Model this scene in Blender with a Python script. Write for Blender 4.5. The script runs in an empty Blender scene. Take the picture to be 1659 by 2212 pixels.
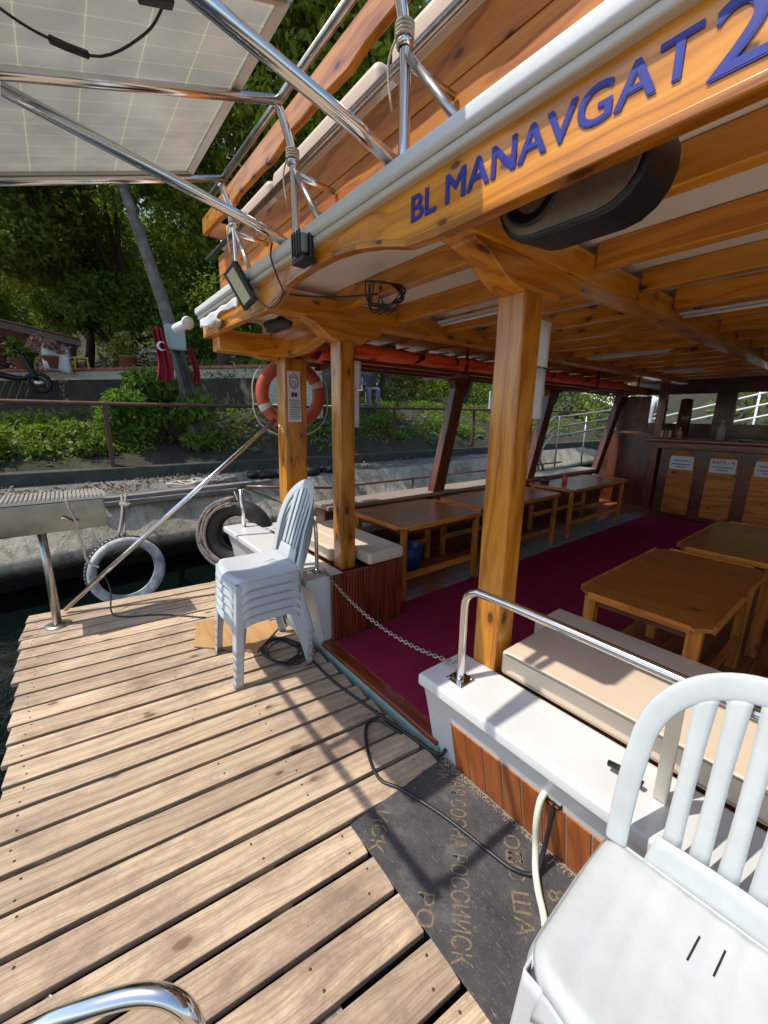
import bpy, math, random
import numpy as np
from mathutils import Vector, Matrix
random.seed(7); np.random.seed(7)
R = math.radians
S = bpy.context.scene
# ------------------------------------------------------------------ camera, sky, sun, exposure
CAMH = 1.55
TH, RO, PHI = R(13.3), R(.7), R(141.5)
fw = Vector((math.cos(PHI)*math.cos(TH), math.sin(PHI)*math.cos(TH), -math.sin(TH)))
rt0 = Vector((math.sin(PHI), -math.cos(PHI), 0)); up0 = rt0.cross(fw)
rt = rt0*math.cos(RO)+up0*math.sin(RO); up = up0*math.cos(RO)-rt0*math.sin(RO)
cd = bpy.data.cameras.new('camera'); cam = bpy.data.objects.new('camera', cd); S.collection.objects.link(cam)
m = Matrix((rt, up, -fw)).transposed().to_4x4(); m.translation = (0, 0, CAMH); cam.matrix_world = m
cd.sensor_fit = 'HORIZONTAL'; cd.sensor_width = 36; cd.lens = 36*868/1659; cd.clip_start = .02; cd.clip_end = 400
S.camera = cam
S.render.resolution_x, S.render.resolution_y = 768, 1024
W = bpy.data.worlds.new("World"); S.world = W; W.use_nodes = True
sunv = Vector((-.2, -.5, 1)).normalized()
nt = W.node_tree; bg = nt.nodes['Background']; sk = nt.nodes.new('ShaderNodeTexSky'); sk.sky_type = 'NISHITA'
sk.sun_disc = False; sk.sun_elevation = math.asin(sunv.z); sk.sun_rotation = math.atan2(sunv.x, sunv.y)
nt.links.new(sk.outputs[0], bg.inputs[0]); bg.inputs[1].default_value = .15
sl = bpy.data.lights.new('sun', 'SUN'); sl.energy = 2.9; sl.angle = R(.5); sl.color = (1, .95, .86)
so = bpy.data.objects.new('sun', sl); S.collection.objects.link(so); so.rotation_euler = sunv.to_track_quat('Z', 'Y').to_euler()
S.view_settings.view_transform = 'Standard'; S.view_settings.look = 'None'; S.view_settings.exposure = .62; S.view_settings.gamma = 1
try:
    S.cycles.max_bounces = 8; S.cycles.transparent_max_bounces = 8
except Exception: pass
col = S.collection

# ------------------------------------------------------------------ helpers
def V(*a): return Vector(a)
class MB:
    def __init__(s): s.v = []; s.f = []; s.g = []; s.s = []; s.r = []
    def add(s, vs, fs, gc=None, smooth=False, rnd=None):
        b = len(s.v); s.v += [tuple(p) for p in vs]; rnd = random.random() if rnd is None else rnd
        s.g += [tuple(p) for p in (gc if gc is not None else vs)]; s.r += [rnd]*len(vs)
        s.f += [tuple(b+i for i in f) for f in fs]; s.s += [smooth]*len(fs); return s
    def box(s, x0, x1, y0, y1, z0, z1, rot=0, piv=None, rnd=None):
        d = (x1-x0, y1-y0, z1-z0); ax = max(range(3), key=lambda i: d[i]); off = [random.random()*9 for _ in range(3)]
        vs = []; gc = []
        for i in (0, 1):
            for j in (0, 1):
                for k in (0, 1):
                    p = [(x0, x1)[i], (y0, y1)[j], (z0, z1)[k]]
                    q = [p[ax], p[(ax+1) % 3], p[(ax+2) % 3]]; gc.append([q[0]+off[0], q[1]-((x0, y0, z0)[(ax+1) % 3])+off[1]*.5, q[2]-((x0, y0, z0)[(ax+2) % 3])+off[2]*.5])
                    if rot:
                        cx, cy = piv if piv else ((x0+x1)/2, (y0+y1)/2); c, sn = math.cos(rot), math.sin(rot)
                        a, b = p[0]-cx, p[1]-cy; p[0], p[1] = cx+a*c-b*sn, cy+a*sn+b*c
                    vs.append(p)
        return s.add(vs, [(0, 1, 3, 2), (4, 6, 7, 5), (0, 4, 5, 1), (2, 3, 7, 6), (0, 2, 6, 4), (1, 5, 7, 3)], gc, rnd=rnd)
    def beam(s, p0, p1, w, h, upv=(0, 0, 1), w1=None, h1=None):
        p0, p1 = Vector(p0), Vector(p1); d = (p1-p0); L = d.length; d.normalize(); u = Vector(upv); sd = d.cross(u).normalized(); u = sd.cross(d)
        w1 = w1 or w; h1 = h1 or h; off = [random.random()*9 for _ in range(3)]; vs = []; gc = []
        for p, ww, hh, t in ((p0, w, h, 0), (p1, w1, h1, L)):
            for a, b in ((-1, -1), (1, -1), (1, 1), (-1, 1)):
                vs.append(p+sd*a*ww/2+u*b*hh/2); gc.append((t+off[0], a*ww/2+off[1]*.5, b*hh/2+off[2]*.5))
        return s.add(vs, [(0, 3, 2, 1), (4, 5, 6, 7), (0, 1, 5, 4), (1, 2, 6, 5), (2, 3, 7, 6), (3, 0, 4, 7)], gc)
    def tube(s, pts, r, n=10, cap=True, closed=False, smooth_path=0):
        pts = [Vector(p) for p in pts]
        if smooth_path: pts = spline(pts, smooth_path, closed)
        rr = r if isinstance(r, (list, tuple)) else [r]*len(pts)
        if len(rr) != len(pts): rr = [rr[0]+(rr[-1]-rr[0])*i/(len(pts)-1) for i in range(len(pts))]
        N = len(pts); vs = []; gc = []; L = 0; prev = None
        for i, p in enumerate(pts):
            a = pts[(i-1) % N] if (closed or i > 0) else p; b = pts[(i+1) % N] if (closed or i < N-1) else p
            t = (b-a).normalized()
            if prev is None:
                u = Vector((0, 0, 1)) if abs(t.z) < .9 else Vector((1, 0, 0))
                u = (u-t*u.dot(t)).normalized()
            else: u = (prev-t*prev.dot(t)).normalized()
            prev = u; w = t.cross(u)
            if i: L += (p-pts[i-1]).length
            for k in range(n):
                an = 2*math.pi*k/n; vs.append(p+(u*math.cos(an)+w*math.sin(an))*rr[i]); gc.append((L, math.cos(an)*rr[i], math.sin(an)*rr[i]))
        fs = []
        for i in range(N if closed else N-1):
            for k in range(n):
                k2 = (k+1) % n; j = (i+1) % N; fs.append((i*n+k, i*n+k2, j*n+k2, j*n+k))
        s.add(vs, fs, gc, True)
        if cap and not closed:
            b = len(s.v)-len(vs); s.f += [tuple(b+k for k in reversed(range(n))), tuple(b+(N-1)*n+k for k in range(n))]; s.s += [False, False]
        return s
    def prism(s, prof, o, a, b, e, smooth=False):
        """prof: 2D points; o origin, a/b axes of the profile, e extrusion vector"""
        o, a, b, e = map(Vector, (o, a, b, e)); n = len(prof); vs = [o+a*p[0]+b*p[1] for p in prof]+[o+a*p[0]+b*p[1]+e for p in prof]
        L = e.length; of = random.random()*9; xs = max(p[0] for p in prof)-min(p[0] for p in prof)
        if L > xs: gc = [(of, p[0]+of, p[1]) for p in prof]+[(of+L, p[0]+of, p[1]) for p in prof]
        else: gc = [(p[0]+of, p[1]+of*.4, 0) for p in prof]+[(p[0]+of, p[1]+of*.4, L) for p in prof]
        fs = [tuple(reversed(range(n))), tuple(range(n, 2*n))]+[(i, (i+1) % n, n+(i+1) % n, n+i) for i in range(n)]
        return s.add(vs, fs, gc, smooth)
    def lathe(s, prof, o, ax=(0, 0, 1), n=24, smooth=True):
        o = Vector(o); ax = Vector(ax).normalized(); u = ax.orthogonal().normalized(); w = ax.cross(u); vs = []; fs = []
        for r, h in prof:
            for k in range(n):
                an = 2*math.pi*k/n; vs.append(o+ax*h+(u*math.cos(an)+w*math.sin(an))*max(r, .0004))
        for i in range(len(prof)-1):
            for k in range(n): k2 = (k+1) % n; fs.append((i*n+k, i*n+k2, (i+1)*n+k2, (i+1)*n+k))
        return s.add(vs, fs, None, smooth)
    def grid(s, fn, nu, nv, smooth=True, cu=False, gc=None):
        vs = [fn(i/(nu-1 if not cu else nu), j/(nv-1)) for i in range(nu) for j in range(nv)]; fs = []
        for i in range(nu if cu else nu-1):
            for j in range(nv-1): i2 = (i+1) % nu; fs.append((i*nv+j, i2*nv+j, i2*nv+j+1, i*nv+j+1))
        return s.add(vs, fs, gc, smooth)
    def blob(s, c, r, n=12, k=.15):
        c = Vector(c); r = Vector(r) if not isinstance(r, (int, float)) else Vector((r, r, r)); ph = [random.random()*6 for _ in range(3)]
        def fn(u, v):
            a = 2*math.pi*u; b = math.pi*(v-.5); q = 1+k*math.sin(3*a+ph[0])*math.cos(2*b+ph[1])
            return c+Vector((math.cos(a)*math.cos(b)*r.x, math.sin(a)*math.cos(b)*r.y, math.sin(b)*r.z))*q
        return s.grid(fn, n, n//2+2, True, True)
    def build(s, name, mat, parent=None, bevel=0, solid=0, segs=2, sub=0):
        v = np.array(s.v, float)
        if parent is not None: o0 = wl(parent)
        else: o0 = Vector(((v[:, 0].min()+v[:, 0].max())/2, (v[:, 1].min()+v[:, 1].max())/2, v[:, 2].min()))
        v = v-np.array(o0)
        me = bpy.data.meshes.new(name); me.from_pydata(v.tolist(), [], s.f); me.update()
        at = me.attributes.new('gc', 'FLOAT_VECTOR', 'POINT'); at.data.foreach_set('vector', np.array(s.g, 'f').ravel())
        at = me.attributes.new('rnd', 'FLOAT', 'POINT'); at.data.foreach_set('value', np.array(s.r, 'f'))
        me.polygons.foreach_set('use_smooth', s.s)
        me.materials.append(mat); ob = bpy.data.objects.new(name, me); col.objects.link(ob)
        if parent is not None: ob.parent = parent
        else: ob.location = o0
        if solid:
            q = ob.modifiers.new('solid', 'SOLIDIFY'); q.thickness = solid; q.offset = 0
        if bevel:
            q = ob.modifiers.new('bevel', 'BEVEL'); q.width = bevel; q.segments = segs; q.limit_method = 'ANGLE'; q.angle_limit = R(40); q.harden_normals = False
            me.polygons.foreach_set('use_smooth', [True]*len(me.polygons)); 
            q2 = ob.modifiers.new('wn', 'WEIGHTED_NORMAL'); q2.keep_sharp = True; q.profile = .5
        if sub:
            q = ob.modifiers.new('sub', 'SUBSURF'); q.levels = sub; q.render_levels = sub
        return ob
def wl(o):
    p = Vector(o.location)
    while o.parent: o = o.parent; p += Vector(o.location)
    return p
def spline(pts, k, closed=False):
    out = []; N = len(pts); rng = range(N if closed else N-1)
    for i in rng:
        g = (lambda j: pts[j % N]) if closed else (lambda j: pts[max(0, min(N-1, j))])
        a, b, c, d = g(i-1), g(i), g(i+1), g(i+2)
        for q in range(k):
            t = q/k; out.append(.5*((2*b)+(c-a)*t+(2*a-5*b+4*c-d)*t*t+(3*b-a-3*c+d)*t**3))
    if not closed: out.append(pts[-1])
    return out
def tag(o, label=None, cat=None, group=None, kind=None):
    if label: o['label'] = label
    if cat: o['category'] = cat
    if group: o['group'] = group
    if kind: o['kind'] = kind
    return o
def thing(name, label, cat, loc=(0, 0, 0), group=None):
    o = bpy.data.objects.new(name, None); o.empty_display_size = .1; col.objects.link(o); o.location = loc; return tag(o, label, cat, group)
def dup(root, loc=None, rz=None, label=None):
    r = root.copy(); col.objects.link(r)
    if loc is not None: r.location = loc
    if rz is not None: r.rotation_euler = (0, 0, rz)
    if label: r['label'] = label
    for ch in list(root.children):
        c = ch.copy(); col.objects.link(c); c.parent = r
        for g in ch.children:
            d = g.copy(); col.objects.link(d); d.parent = c
    return r
def text(name, s, mat, origin, xdir, ydir, size, parent=None, width=None, bold=0., ext=.0006, align='LEFT'):
    cu = bpy.data.curves.new('t', 'FONT'); cu.body = s; cu.size = size; cu.offset = bold; cu.extrude = ext; cu.align_x = align
    ob = bpy.data.objects.new('t', cu); col.objects.link(ob); bpy.context.view_layer.update()
    me = bpy.data.meshes.new_from_object(ob.evaluated_get(bpy.context.evaluated_depsgraph_get())); bpy.data.objects.remove(ob)
    x = Vector(xdir).normalized(); y = Vector(ydir).normalized(); z = x.cross(y); n = len(me.vertices); a = np.zeros(n*3); me.vertices.foreach_get('co', a); a = a.reshape(-1, 3)
    if width and n: k = width/(a[:, 0].max()-a[:, 0].min()); a[:, 0] = (a[:, 0]-a[:, 0].min())*k
    o0 = wl(parent) if parent else Vector((0, 0, 0))
    w = np.outer(a[:, 0], x)+np.outer(a[:, 1], y)+np.outer(a[:, 2], z)+np.array(Vector(origin)-o0)
    me.vertices.foreach_set('co', w.ravel()); me.update(); me.materials.clear(); me.materials.append(mat); me.name = name
    o = bpy.data.objects.new(name, me); col.objects.link(o)
    if parent: o.parent = parent
    return o

# ------------------------------------------------------------------ materials
class NT:
    def __init__(s, name):
        s.m = bpy.data.materials.new(name); s.m.use_nodes = True; s.t = s.m.node_tree; s.b = s.t.nodes['Principled BSDF']; s.out = s.t.nodes['Material Output']
    def n(s, ty, **k):
        o = s.t.nodes.new('ShaderNode'+ty)
        for a, b in k.items(): setattr(o, a, b)
        return o
    def l(s, a, b): s.t.links.new(a, b)
    def math(s, op, a, b=None, c=None, clamp=False):
        o = s.n('Math', operation=op); o.use_clamp = clamp
        for i, q in enumerate((a, b, c)):
            if q is None: continue
            if isinstance(q, (int, float)): o.inputs[i].default_value = q
            else: s.l(q, o.inputs[i])
        return o.outputs[0]
    def attr(s, name): o = s.n('Attribute'); o.attribute_name = name; return o
    def map(s, vec, sc=(1, 1, 1), loc=None):
        o = s.n('Mapping'); s.l(vec, o.inputs[0]); o.inputs['Scale'].default_value = sc
        if loc is not None: s.l(loc, o.inputs['Location'])
        return o.outputs[0]
    def noise(s, vec, sc, det=4, rough=.55, dist=0):
        o = s.n('TexNoise'); s.l(vec, o.inputs['Vector']); o.inputs['Scale'].default_value = sc; o.inputs['Detail'].default_value = det
        o.inputs['Roughness'].default_value = rough; o.inputs['Distortion'].default_value = dist; return o.outputs['Fac']
    def ramp(s, f, st):
        o = s.n('ValToRGB'); s.l(f, o.inputs[0]); e = o.color_ramp.elements
        while len(e) < len(st): e.new(.5)
        for q, (p, c) in zip(e, st): q.position = p; q.color = (*c, 1) if len(c) == 3 else c
        return o.outputs[0]
    def mix(s, f, a, b, mode='MIX'):
        o = s.n('Mix', data_type='RGBA', blend_type=mode)
        for i, q in ((0, f), (6, a), (7, b)):
            if isinstance(q, (int, float)): o.inputs[i].default_value = q
            elif isinstance(q, tuple): o.inputs[i].default_value = (*q, 1)
            else: s.l(q, o.inputs[i])
        return o.outputs[2]
    def bump(s, h, st=.3, d=.01):
        o = s.n('Bump'); s.l(h, o.inputs['Height']); o.inputs['Strength'].default_value = st; o.inputs['Distance'].default_value = d; s.l(o.outputs[0], s.b.inputs['Normal'])
    def obj(s): return s.n('TexCoord').outputs['Object']
    def set(s, **k):
        for a, q in k.items():
            a = {'col': 'Base Color', 'rough': 'Roughness', 'metal': 'Metallic', 'coat': 'Coat Weight', 'coatr': 'Coat Roughness', 'spec': 'Specular IOR Level', 'trans': 'Transmission Weight', 'ior': 'IOR'}[a]
            if isinstance(q, (int, float)): s.b.inputs[a].default_value = q
            elif isinstance(q, tuple): s.b.inputs[a].default_value = (*q, 1)
            else: s.l(q, s.b.inputs[a])
        return s
def wood(name, c1, c2, c3, knot=.5, freq=60, rough=.35, coat=.6, kcol=(.06, .015, .004), var=.25, grime=0, kn=(4.5, 9), gw=.42):
    t = NT(name); g = t.attr('gc').outputs['Vector']; r = t.attr('rnd').outputs['Fac']
    off = t.n('CombineXYZ'); t.l(t.math('MULTIPLY', r, 37.), off.inputs[0]); t.l(t.math('MULTIPLY', r, 11.), off.inputs[1])
    p = t.map(g, (1, 1, 1), off.outputs[0])
    lo = t.noise(t.map(p, (1.6, 9, 9)), 1, 2, .5)
    sp = t.n('SeparateXYZ'); t.l(p, sp.inputs[0])
    rr = t.math('ADD', t.math('MULTIPLY', sp.outputs[1], freq), t.math('MULTIPLY', sp.outputs[2], freq*.6))
    ring = t.math('SINE', t.math('ADD', rr, t.math('MULTIPLY', lo, 22.)))
    ring = t.math('MULTIPLY_ADD', ring, .5, .5)
    fib = t.noise(t.map(p, (6, 160, 160)), 1, 3, .6)
    fin = t.math('SINE', t.math('ADD', t.math('MULTIPLY', rr, 4.2), t.math('MULTIPLY', lo, 60.)))
    f = t.math('ADD', t.math('ADD', t.math('MULTIPLY', ring, gw), t.math('MULTIPLY_ADD', fin, .09, .09)), t.math('MULTIPLY', fib, .60-gw*.35), clamp=True)
    c = t.ramp(f, [(0.1, c1), (.5, c2), (.95, c3)])
    # knots
    vo = t.n('TexVoronoi'); vo.feature = 'F1'; vo.voronoi_dimensions = '2D'; kv = t.n('CombineXYZ'); t.l(t.math('MULTIPLY', sp.outputs[0], kn[0]), kv.inputs[0]); t.l(t.math('MULTIPLY', t.math('ADD', sp.outputs[1], sp.outputs[2]), kn[1]), kv.inputs[1]); t.l(kv.outputs[0], vo.inputs['Vector']); vo.inputs['Scale'].default_value = 1; vo.inputs['Randomness'].default_value = 1
    sc = t.n('SeparateColor'); t.l(vo.outputs['Color'], sc.inputs[0])
    on = t.math('LESS_THAN', sc.outputs[0], knot)
    kd = t.math('ADD', t.math('MULTIPLY', vo.outputs['Distance'], t.math('MULTIPLY_ADD', sc.outputs[1], .9, .75)), t.math('MULTIPLY', t.noise(p, 70, 4, .7), .10))
    km = t.n('MapRange'); t.l(kd, km.inputs[0]); km.inputs[1].default_value = .19; km.inputs[2].default_value = .13; km.inputs[3].default_value = 0; km.inputs[4].default_value = 1
    kf = t.math('MULTIPLY', km.outputs[0], on)
    halo = t.n('MapRange'); t.l(kd, halo.inputs[0]); halo.inputs[1].default_value = .42; halo.inputs[2].default_value = .12
    c = t.mix(t.math('MULTIPLY', t.math('MULTIPLY', halo.outputs[0], on), .45), c, tuple(q*.5 for q in c1)); c = t.mix(t.math('MULTIPLY', kf, .85), c, kcol)
    big = t.noise(t.map(g, (1.3, 5, 5)), 1, 3)
    v = t.math('MULTIPLY_ADD', t.math('ADD', r, big), var, 1-var)
    hs = t.n('HueSaturation'); t.l(c, hs.inputs['Color']); t.l(v, hs.inputs['Value']); c = hs.outputs[0]
    if grime:
        gr = t.noise(t.map(t.obj(), (1, .55, 1)), 2.6, 8, .8); gm = t.ramp(gr, [(.47, (0, 0, 0)), (.68, (1, 1, 1))]); c = t.mix(t.math('MULTIPLY', gm, grime), c, (.21, .14, .10)); fl = t.noise(t.obj(), 9, 8, .8); c = t.mix(t.ramp(fl, [(.68, (0, 0, 0)), (.71, (.7, .7, .7))]), c, (.72, .66, .55)); sg = t.noise(t.obj(), 55, 4, .8); c = t.mix(t.ramp(sg, [(.60, (0, 0, 0)), (.74, (.55, .55, .55))]), c, (.15, .09, .055))
    t.set(col=c, rough=rough, coat=coat, coatr=.12); t.bump(f, .12, .004); return t.m
def plain(name, c, rough=.5, metal=0, coat=0, nz=0, nsc=8, c2=None, bump=0, bsc=60, rvar=0, spec=.5):
    t = NT(name); cc = c
    if nz or c2:
        f = t.noise(t.obj(), nsc, 6, .65); st = t.ramp(f, [(.35, (0, 0, 0)), (.68, (1, 1, 1))])
        cc = t.mix(t.math('MULTIPLY', st, nz or 1.), c, c2 or tuple(q*.5 for q in c))
    t.set(col=cc, rough=rough, metal=metal, coat=coat, spec=spec)
    if rvar: t.l(t.math('MULTIPLY_ADD', t.noise(t.obj(), 14, 5, .7), rvar, rough), t.b.inputs['Roughness'])
    if bump: t.bump(t.noise(t.obj(), bsc, 5, .6), bump, .01)
    return t.m
M = {}
M['pine'] = wood('varnished_pine', (.28, .072, .004), (.54, .19, .012), (.67, .28, .028), .24, 55, .28, .5)
M['pine_beam'] = wood('honey_beam_pine', (.40, .125, .006), (.68, .25, .014), (.78, .34, .03), .32, 50, .3, .45)
M['pine_board'] = wood('orange_board_pine', (.26, .06, .004), (.50, .15, .010), (.60, .22, .02), .3, 40, .6, .0)
M['mahog'] = wood('red_brown_slat_wood', (.08, .012, .004), (.17, .03, .008), (.25, .05, .013), .0, 70, .35, .4)
M['dark'] = wood('dark_stained_wood', (.05, .012, .004), (.11, .028, .008), (.16, .045, .012), .15, 60, .35, .3)
M['tabletop'] = wood('lacquered_tabletop', (.30, .085, .012), (.38, .12, .018), (.44, .15, .025), .12, 22, .3, .3, var=.12)
M['teak'] = wood('teak_inlay', (.24, .055, .012), (.38, .10, .02), (.45, .14, .03), .1, 70, .4, .2)
M['deck'] = wood('weathered_deck_plank', (.24, .155, .09), (.50, .37, .24), (.63, .50, .355), .12, 130, .8, 0, (.10, .045, .025), .34, .95, gw=.20)
M['floorwood'] = wood('boat_floor_wood', (.16, .045, .012), (.26, .08, .02), (.34, .12, .03), .1, 60, .3, .4)
M['grey_timber'] = wood('grey_timber', (.10, .09, .075), (.22, .19, .16), (.34, .30, .26), .2, 70, .8, 0)
M['chrome'] = plain('polished_steel', (.72, .71, .69), .09, 1, rvar=.12)
M['old_chrome'] = plain('worn_steel', (.55, .52, .47), .22, 1, nz=.6, nsc=18, c2=(.25, .17, .10), rvar=.2)
M['alu'] = plain('aluminium_frame', (.55, .52, .46), .42, .6)
M['gel'] = plain('white_gelcoat', (.66, .66, .64), .3, 0, .3, nz=.35, nsc=9, c2=(.54, .53, .50))
M['cap'] = plain('white_roof_edge', (.74, .75, .73), .4, 0, 0, nz=.25, nsc=6, c2=(.5, .5, .45))
M['lip'] = plain('cream_edge_trim', (.62, .57, .46), .5)
M['ceil'] = plain('ceiling_white', (.78, .74, .68), .5)
M['vinyl'] = plain('cream_vinyl', (.66, .53, .39), .5, bump=.25, bsc=14, nz=.2, nsc=4, c2=(.5, .38, .27))
M['sage'] = plain('pale_green_hull', (.33, .47, .42), .45, nz=.5, nsc=12, c2=(.16, .2, .17))
M['black'] = plain('black_plastic', (.012, .012, .013), .45)
M['rubber'] = plain('black_rubber', (.012, .012, .011), .6, nz=.5, nsc=12, c2=(.04, .038, .035), bump=.3)
M['tyre'] = plain('whitened_tyre', (.16, .16, .15), .65, nz=1, nsc=5, c2=(.85, .83, .78), bump=.4, bsc=30)
M['carpet'] = plain('wine_red_carpet', (.34, .022, .072), .95, nz=.6, nsc=5, c2=(.23, .014, .048), bump=.8, bsc=350, spec=.1)
M['fringe'] = plain('pale_rug', (.34, .31, .28), .95, nz=.7, nsc=40, c2=(.12, .11, .10), bump=.8, bsc=200, spec=.1)
M['plastic'] = plain('white_chair_plastic', (.50, .525, .51), .42, nz=.45, nsc=16, c2=(.40, .415, .40), bump=.06, bsc=200, rvar=.15)
M['plastic_grey'] = plain('greyish_chair_plastic', (.50, .53, .54), .42, nz=.3, nsc=7, c2=(.39, .41, .41), rvar=.15)
M['orange'] = plain('lifebuoy_orange', (.46, .085, .03), .5, nz=.3, nsc=9, c2=(.42, .08, .03))
M['vest'] = plain('life_vest_orange', (.95, .10, .015), .6, bump=1., bsc=14)
M['tape'] = plain('reflective_tape', (.6, .58, .52), .4)
M['paper'] = plain('white_paper', (.68, .67, .70), .7)
M['ink'] = plain('black_ink', (.03, .03, .04), .6)
M['blue'] = plain('blue_letter_paint', (.008, .02, .30), .45, nz=.45, nsc=16, c2=(.04, .05, .20))
M['redink'] = plain('red_ink', (.5, .02, .02), .5)
M['blueink'] = plain('blue_ink', (.05, .08, .4), .5)
M['rope'] = plain('pale_rope', (.55, .50, .40), .9, bump=.8, bsc=120)
M['rope_dirty'] = plain('frayed_rope', (.36, .30, .24), .95, nz=.8, nsc=20, c2=(.12, .09, .07), bump=.9, bsc=90)
M['hose'] = plain('cream_hose', (.72, .69, .55), .4)
M['cable'] = plain('black_cable', (.015, .015, .017), .45)
M['rust'] = plain('rusty_rail_paint', (.14, .05, .035), .7, nz=.8, nsc=9, c2=(.05, .025, .02))
M['bark'] = plain('grey_bark', (.22, .20, .17), .9, nz=.9, nsc=7, c2=(.08, .07, .055), bump=.8, bsc=25)
M['bark2'] = plain('brown_bark', (.07, .05, .035), .9, bump=.8, bsc=25)
M['box'] = plain('grey_green_box', (.36, .42, .39), .5)
M['flag'] = plain('red_flag_cloth', (.33, .015, .022), .85, nz=.3, nsc=6, c2=(.2, .01, .015))
M['white'] = plain('white_paint', (.75, .75, .75), .5)
M['skin'] = plain('skin', (.42, .24, .17), .6)
M['hair'] = plain('dark_hair', (.02, .015, .012), .7)
M['denim'] = plain('dark_trousers', (.02, .022, .03), .8)
M['yellow'] = plain('yellow_plastic', (.75, .45, .04), .5)
M['terra'] = plain('terracotta', (.42, .15, .08), .8, nz=.5, nsc=6, c2=(.28, .09, .05))
M['canvas'] = plain('beige_canvas', (.45, .40, .32), .85)
M['tile'] = plain('faded_red_roof', (.45, .17, .12), .8, nz=.6, nsc=5, c2=(.6, .38, .3))
M['green'] = plain('exit_sign_green', (.03, .16, .08), .4)
M['redcan'] = plain('red_can', (.5, .01, .01), .3)
M['glass'] = NT('clear_glass').set(col=(.9, .95, .95), rough=.05, trans=1., ior=1.2).m
M['bluep'] = plain('blue_plastic', (.02, .05, .20), .4)
M['dry'] = plain('fibre_debris', (.42, .33, .24), .9, nz=.7, nsc=60, c2=(.15, .11, .08))
def mk_concrete():
    t = NT('old_quay_concrete'); o = t.obj(); a = t.noise(o, 1.6, 8, .7); b = t.noise(o, 14, 6, .7); st = t.noise(t.map(o, (9, 9, .6)), 1, 4, .6)
    c = t.ramp(a, [(.32, (.25, .21, .145)), (.5, (.46, .40, .29)), (.7, (.60, .54, .41))])
    c = t.mix(t.math('MULTIPLY', t.ramp(st, [(.5, (0, 0, 0)), (.7, (1, 1, 1))]), .6), c, (.07, .06, .045))
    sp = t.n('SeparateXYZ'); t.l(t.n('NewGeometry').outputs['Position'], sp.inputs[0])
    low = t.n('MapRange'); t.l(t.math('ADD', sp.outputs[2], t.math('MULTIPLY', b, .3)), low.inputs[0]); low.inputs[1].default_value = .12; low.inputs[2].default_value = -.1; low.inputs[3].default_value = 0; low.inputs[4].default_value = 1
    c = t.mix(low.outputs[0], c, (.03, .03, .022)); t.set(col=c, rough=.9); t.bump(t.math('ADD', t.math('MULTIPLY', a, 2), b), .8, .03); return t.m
M['quay'] = mk_concrete()
M['quaytop'] = plain('quay_top_concrete', (.19, .18, .17), .9, nz=.9, nsc=2.2, c2=(.055, .055, .05), bump=.6, bsc=30)
def mk_brick():
    t = NT('pale_block_wall'); bt = t.n('TexBrick'); t.l(t.map(t.attr('gc').outputs['Vector'], (1, 1, 1)), bt.inputs['Vector']); bt.inputs['Scale'].default_value = 9
    bt.inputs['Color1'].default_value = (.68, .62, .46, 1); bt.inputs['Color2'].default_value = (.54, .49, .37, 1); bt.inputs['Mortar'].default_value = (.14, .12, .09, 1); bt.inputs['Mortar Size'].default_value = .03
    t.set(col=bt.outputs[0], rough=.9); t.bump(bt.outputs['Fac'], -.5, .01); return t.m
M['brick'] = mk_brick()
def mk_ground():
    t = NT('earth_and_litter'); o = t.obj(); a = t.noise(o, 1.2, 6, .7); b = t.noise(o, 16, 6, .7)
    c = t.ramp(a, [(.35, (.02, .026, .010)), (.52, (.045, .042, .022)), (.72, (.13, .10, .07))]); c = t.mix(t.math('MULTIPLY', b, .6), c, (.06, .05, .03)); t.set(col=c, rough=.95); t.bump(b, 1, .05); return t.m
M['ground'] = mk_ground()
def mk_leaf(name, c1, c2, tr=.35):
    t = NT(name); r = t.attr('rnd').outputs['Fac']; c = t.ramp(r, [(0, c1), (1, c2)]); t.set(col=c, rough=.55, spec=.35)
    tl = t.n('BsdfTranslucent'); t.l(t.mix(.5, c, (.12, .22, .01)), tl.inputs[0]); ms = t.n('MixShader'); ms.inputs[0].default_value = tr
    t.l(t.b.outputs[0], ms.inputs[1]); t.l(tl.outputs[0], ms.inputs[2]); t.l(ms.outputs[0], t.out.inputs[0]); return t.m
M['leaf'] = mk_leaf('plane_tree_leaves', (.15, .24, .018), (.44, .52, .06), .56)
M['leafd'] = mk_leaf('dark_broad_leaves', (.075, .14, .018), (.31, .40, .05), .5)
M['leafb'] = mk_leaf('bright_bush_leaves', (.10, .20, .02), (.26, .38, .06), .45)
def mk_water():
    t = NT('dark_canal_water'); o = t.obj(); w = t.noise(t.map(o, (1, 1.6, 1)), 5, 4, .6, .5); t.set(col=(.002, .005, .004), rough=.06, spec=.35); t.bump(w, .35, .06); return t.m
M['water'] = mk_water()
def mk_mat():
    t = NT('worn_black_mat'); o = t.obj(); a = t.noise(o, 7, 8, .75); b = t.noise(o, 150, 4, .8); s = t.noise(t.map(o, (40, 190, 1)), 1, 3, .8, 1.5)
    c = t.ramp(a, [(.3, (.026, .024, .025)), (.55, (.062, .056, .056)), (.8, (.16, .14, .125))]); c = t.mix(t.ramp(b, [(.55, (0, 0, 0)), (.8, (.5, .5, .5))]), c, (.22, .2, .18))
    c = t.mix(t.ramp(s, [(.60, (0, 0, 0)), (.68, (.6, .6, .6))]), c, (.3, .27, .25)); t.set(col=c, rough=.85); t.bump(b, .5, .003); return t.m
M['mat'] = mk_mat()
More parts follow.
